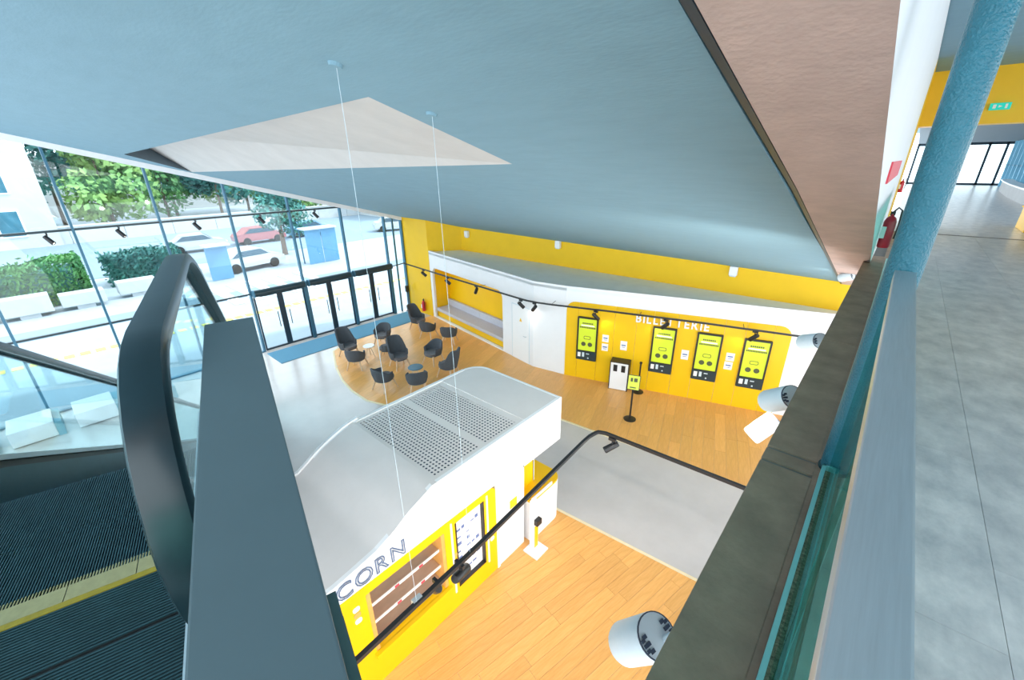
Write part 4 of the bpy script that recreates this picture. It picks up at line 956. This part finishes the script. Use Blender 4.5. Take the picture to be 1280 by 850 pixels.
def car(x, y, rz, m, lb):
    t = thing('car', lb, 'car', (0, 0, 0), 'parked cars')
    prof = [(-2.1, .35), (-2.15, .75), (-1.95, .95), (-1.55, 1.0), (-1.0, 1.42), (.55, 1.45), (1.15, 1.0), (1.95, .86), (2.12, .6), (2.1, .35)]
    f = Fr((0, 0, 0), (1, 0, 0), (0, 0, 1), (0, 1, 0))
    MB().prism([prof], f, -.82, .82).build('body', m, t, bevel=.05)
    MB().prism([[(-1.45, 1.02), (-.95, 1.38), (.5, 1.40), (1.02, 1.02)]], f, -.835, .835).build('side_windows', 'carglass', t)
    MB().add([(1.12, -.68, 1.03), (1.12, .68, 1.03), (.60, .62, 1.44), (.60, -.62, 1.44), (1.15, -.68, 1.04), (1.15, .68, 1.04), (.63, .62, 1.46), (.63, -.62, 1.46)], [(0, 1, 2, 3), (4, 7, 6, 5), (0, 4, 5, 1), (2, 6, 7, 3), (1, 5, 6, 2), (0, 3, 7, 4)]).build('windscreen', 'carglass', t)
    for sx in (-1.35, 1.3):
        for sy in (-.83, .83): MB().lathe([(0, -.1), (.31, -.1), (.33, -.05), (.33, .05), (.31, .1), (0, .1)], (sx, sy*.93, .33), (0, 1, 0), 16).build('wheel', 'tyre', t)
    for sy in (-.6, .6): MB().box(2.06, 2.14, sy-.16, sy+.16, .58, .72).build('headlight', 'paper', t)
    t.location = (x, y, -.04); t.rotation_euler = (0, 0, rz)
car(-33.2, 9.9, 1.75, 'carwhite', 'white car parked right of the hedges, outside the doors')
car(-44, 9.5, 1.5, 'carwhite', 'white car parked along the street, left of the glass bar')
car(-44.5, 14.6, 1.6, 'carred', 'red car parked in the middle of the street')
car(-45, 19.5, 1.55, 'carblue', 'blue car parked in the street behind the round tree')
car(-41, 27, 1.2, 'carwhite', 'white car parked far right near the flat roofed building')
sh = thing('bus_shelter', 'blue glazed shelter right of the round tree', 'shelter', (-31, 13.5, -.04))
for (a, b) in ((13.1, 14.2), (14.25, 15.35)): MB().box(-31.05, -31.0, a, b, .0, 2.4).build('panel', 'shelter', sh)
MB().box(-31.9, -30.8, 13.0, 15.4, 2.4, 2.5).build('roof', 'concrete', sh)
for y in (13.05, 15.35): MB().tube([(-31.8, y, -.04), (-31.8, y, 2.4)], .05).build('post', 'steel_blue', sh)
sh = thing('ticket_shelter', 'second pale blue kiosk panel left of the white car', 'shelter', (-31, 7.6, -.04))
MB().box(-31.2, -31.1, 7.0, 8.2, .0, 2.1).build('panel', 'shelter', sh); MB().box(-31.5, -30.6, 6.9, 8.3, 2.1, 2.2).build('roof', 'concrete', sh)
def house(x0, x1, y0, y1, h, lb, wins, m='wallout', roof='concrete'):
    t = thing('building', lb, 'building', ((x0+x1)/2, (y0+y1)/2, -.04))
    MB().box(x0, x1, y0, y1, -.04, h).build('wall', m, t); MB().box(x0-.3, x1+.3, y0-.3, y1+.3, h, h+.3).build('roof', roof, t)
    for (a, b, c, d) in wins:
        f = MB().box(x1, x1+.08, a, b, c, d).build('window', 'gloss_white', t); MB().box(x1+.08, x1+.1, a+.12, b-.12, c+.12, d-.12).build('pane', 'winout', f)
house(-70, -58, -22, 2.3, 12.5, 'tall white house at the far left with teal windows', [(-1.3-k*3.2, .35-k*3.2, z, z+2.3) for k in range(5) for z in (1.0, 4.6, 8.2)])
house(-62, -50, 33, 62, 4.2, 'low flat roofed white building at the right', [(34.5+k*3, 36.5+k*3, 1, 3) for k in range(8)])
house(-105, -92, -30, 80, 8, 'long pale building behind the trees', [(-20+k*5, -17+k*5, 4, 6.5) for k in range(18)])
lw = thing('garden_wall', 'long low pale wall across the street behind the cars', 'wall', (-59, 15, -.04))
for k in range(12): MB().box(-58.6, -58.2, -1+k*4.0, 2.96+k*4.0, -.04, 1.5).build('wall_section', 'concrete', lw)
MB().box(-58.7, -58.1, -1, 47, 1.5, 1.62).build('coping', 'wallout', lw)
# protos that were never used are none: both chair kinds are placed
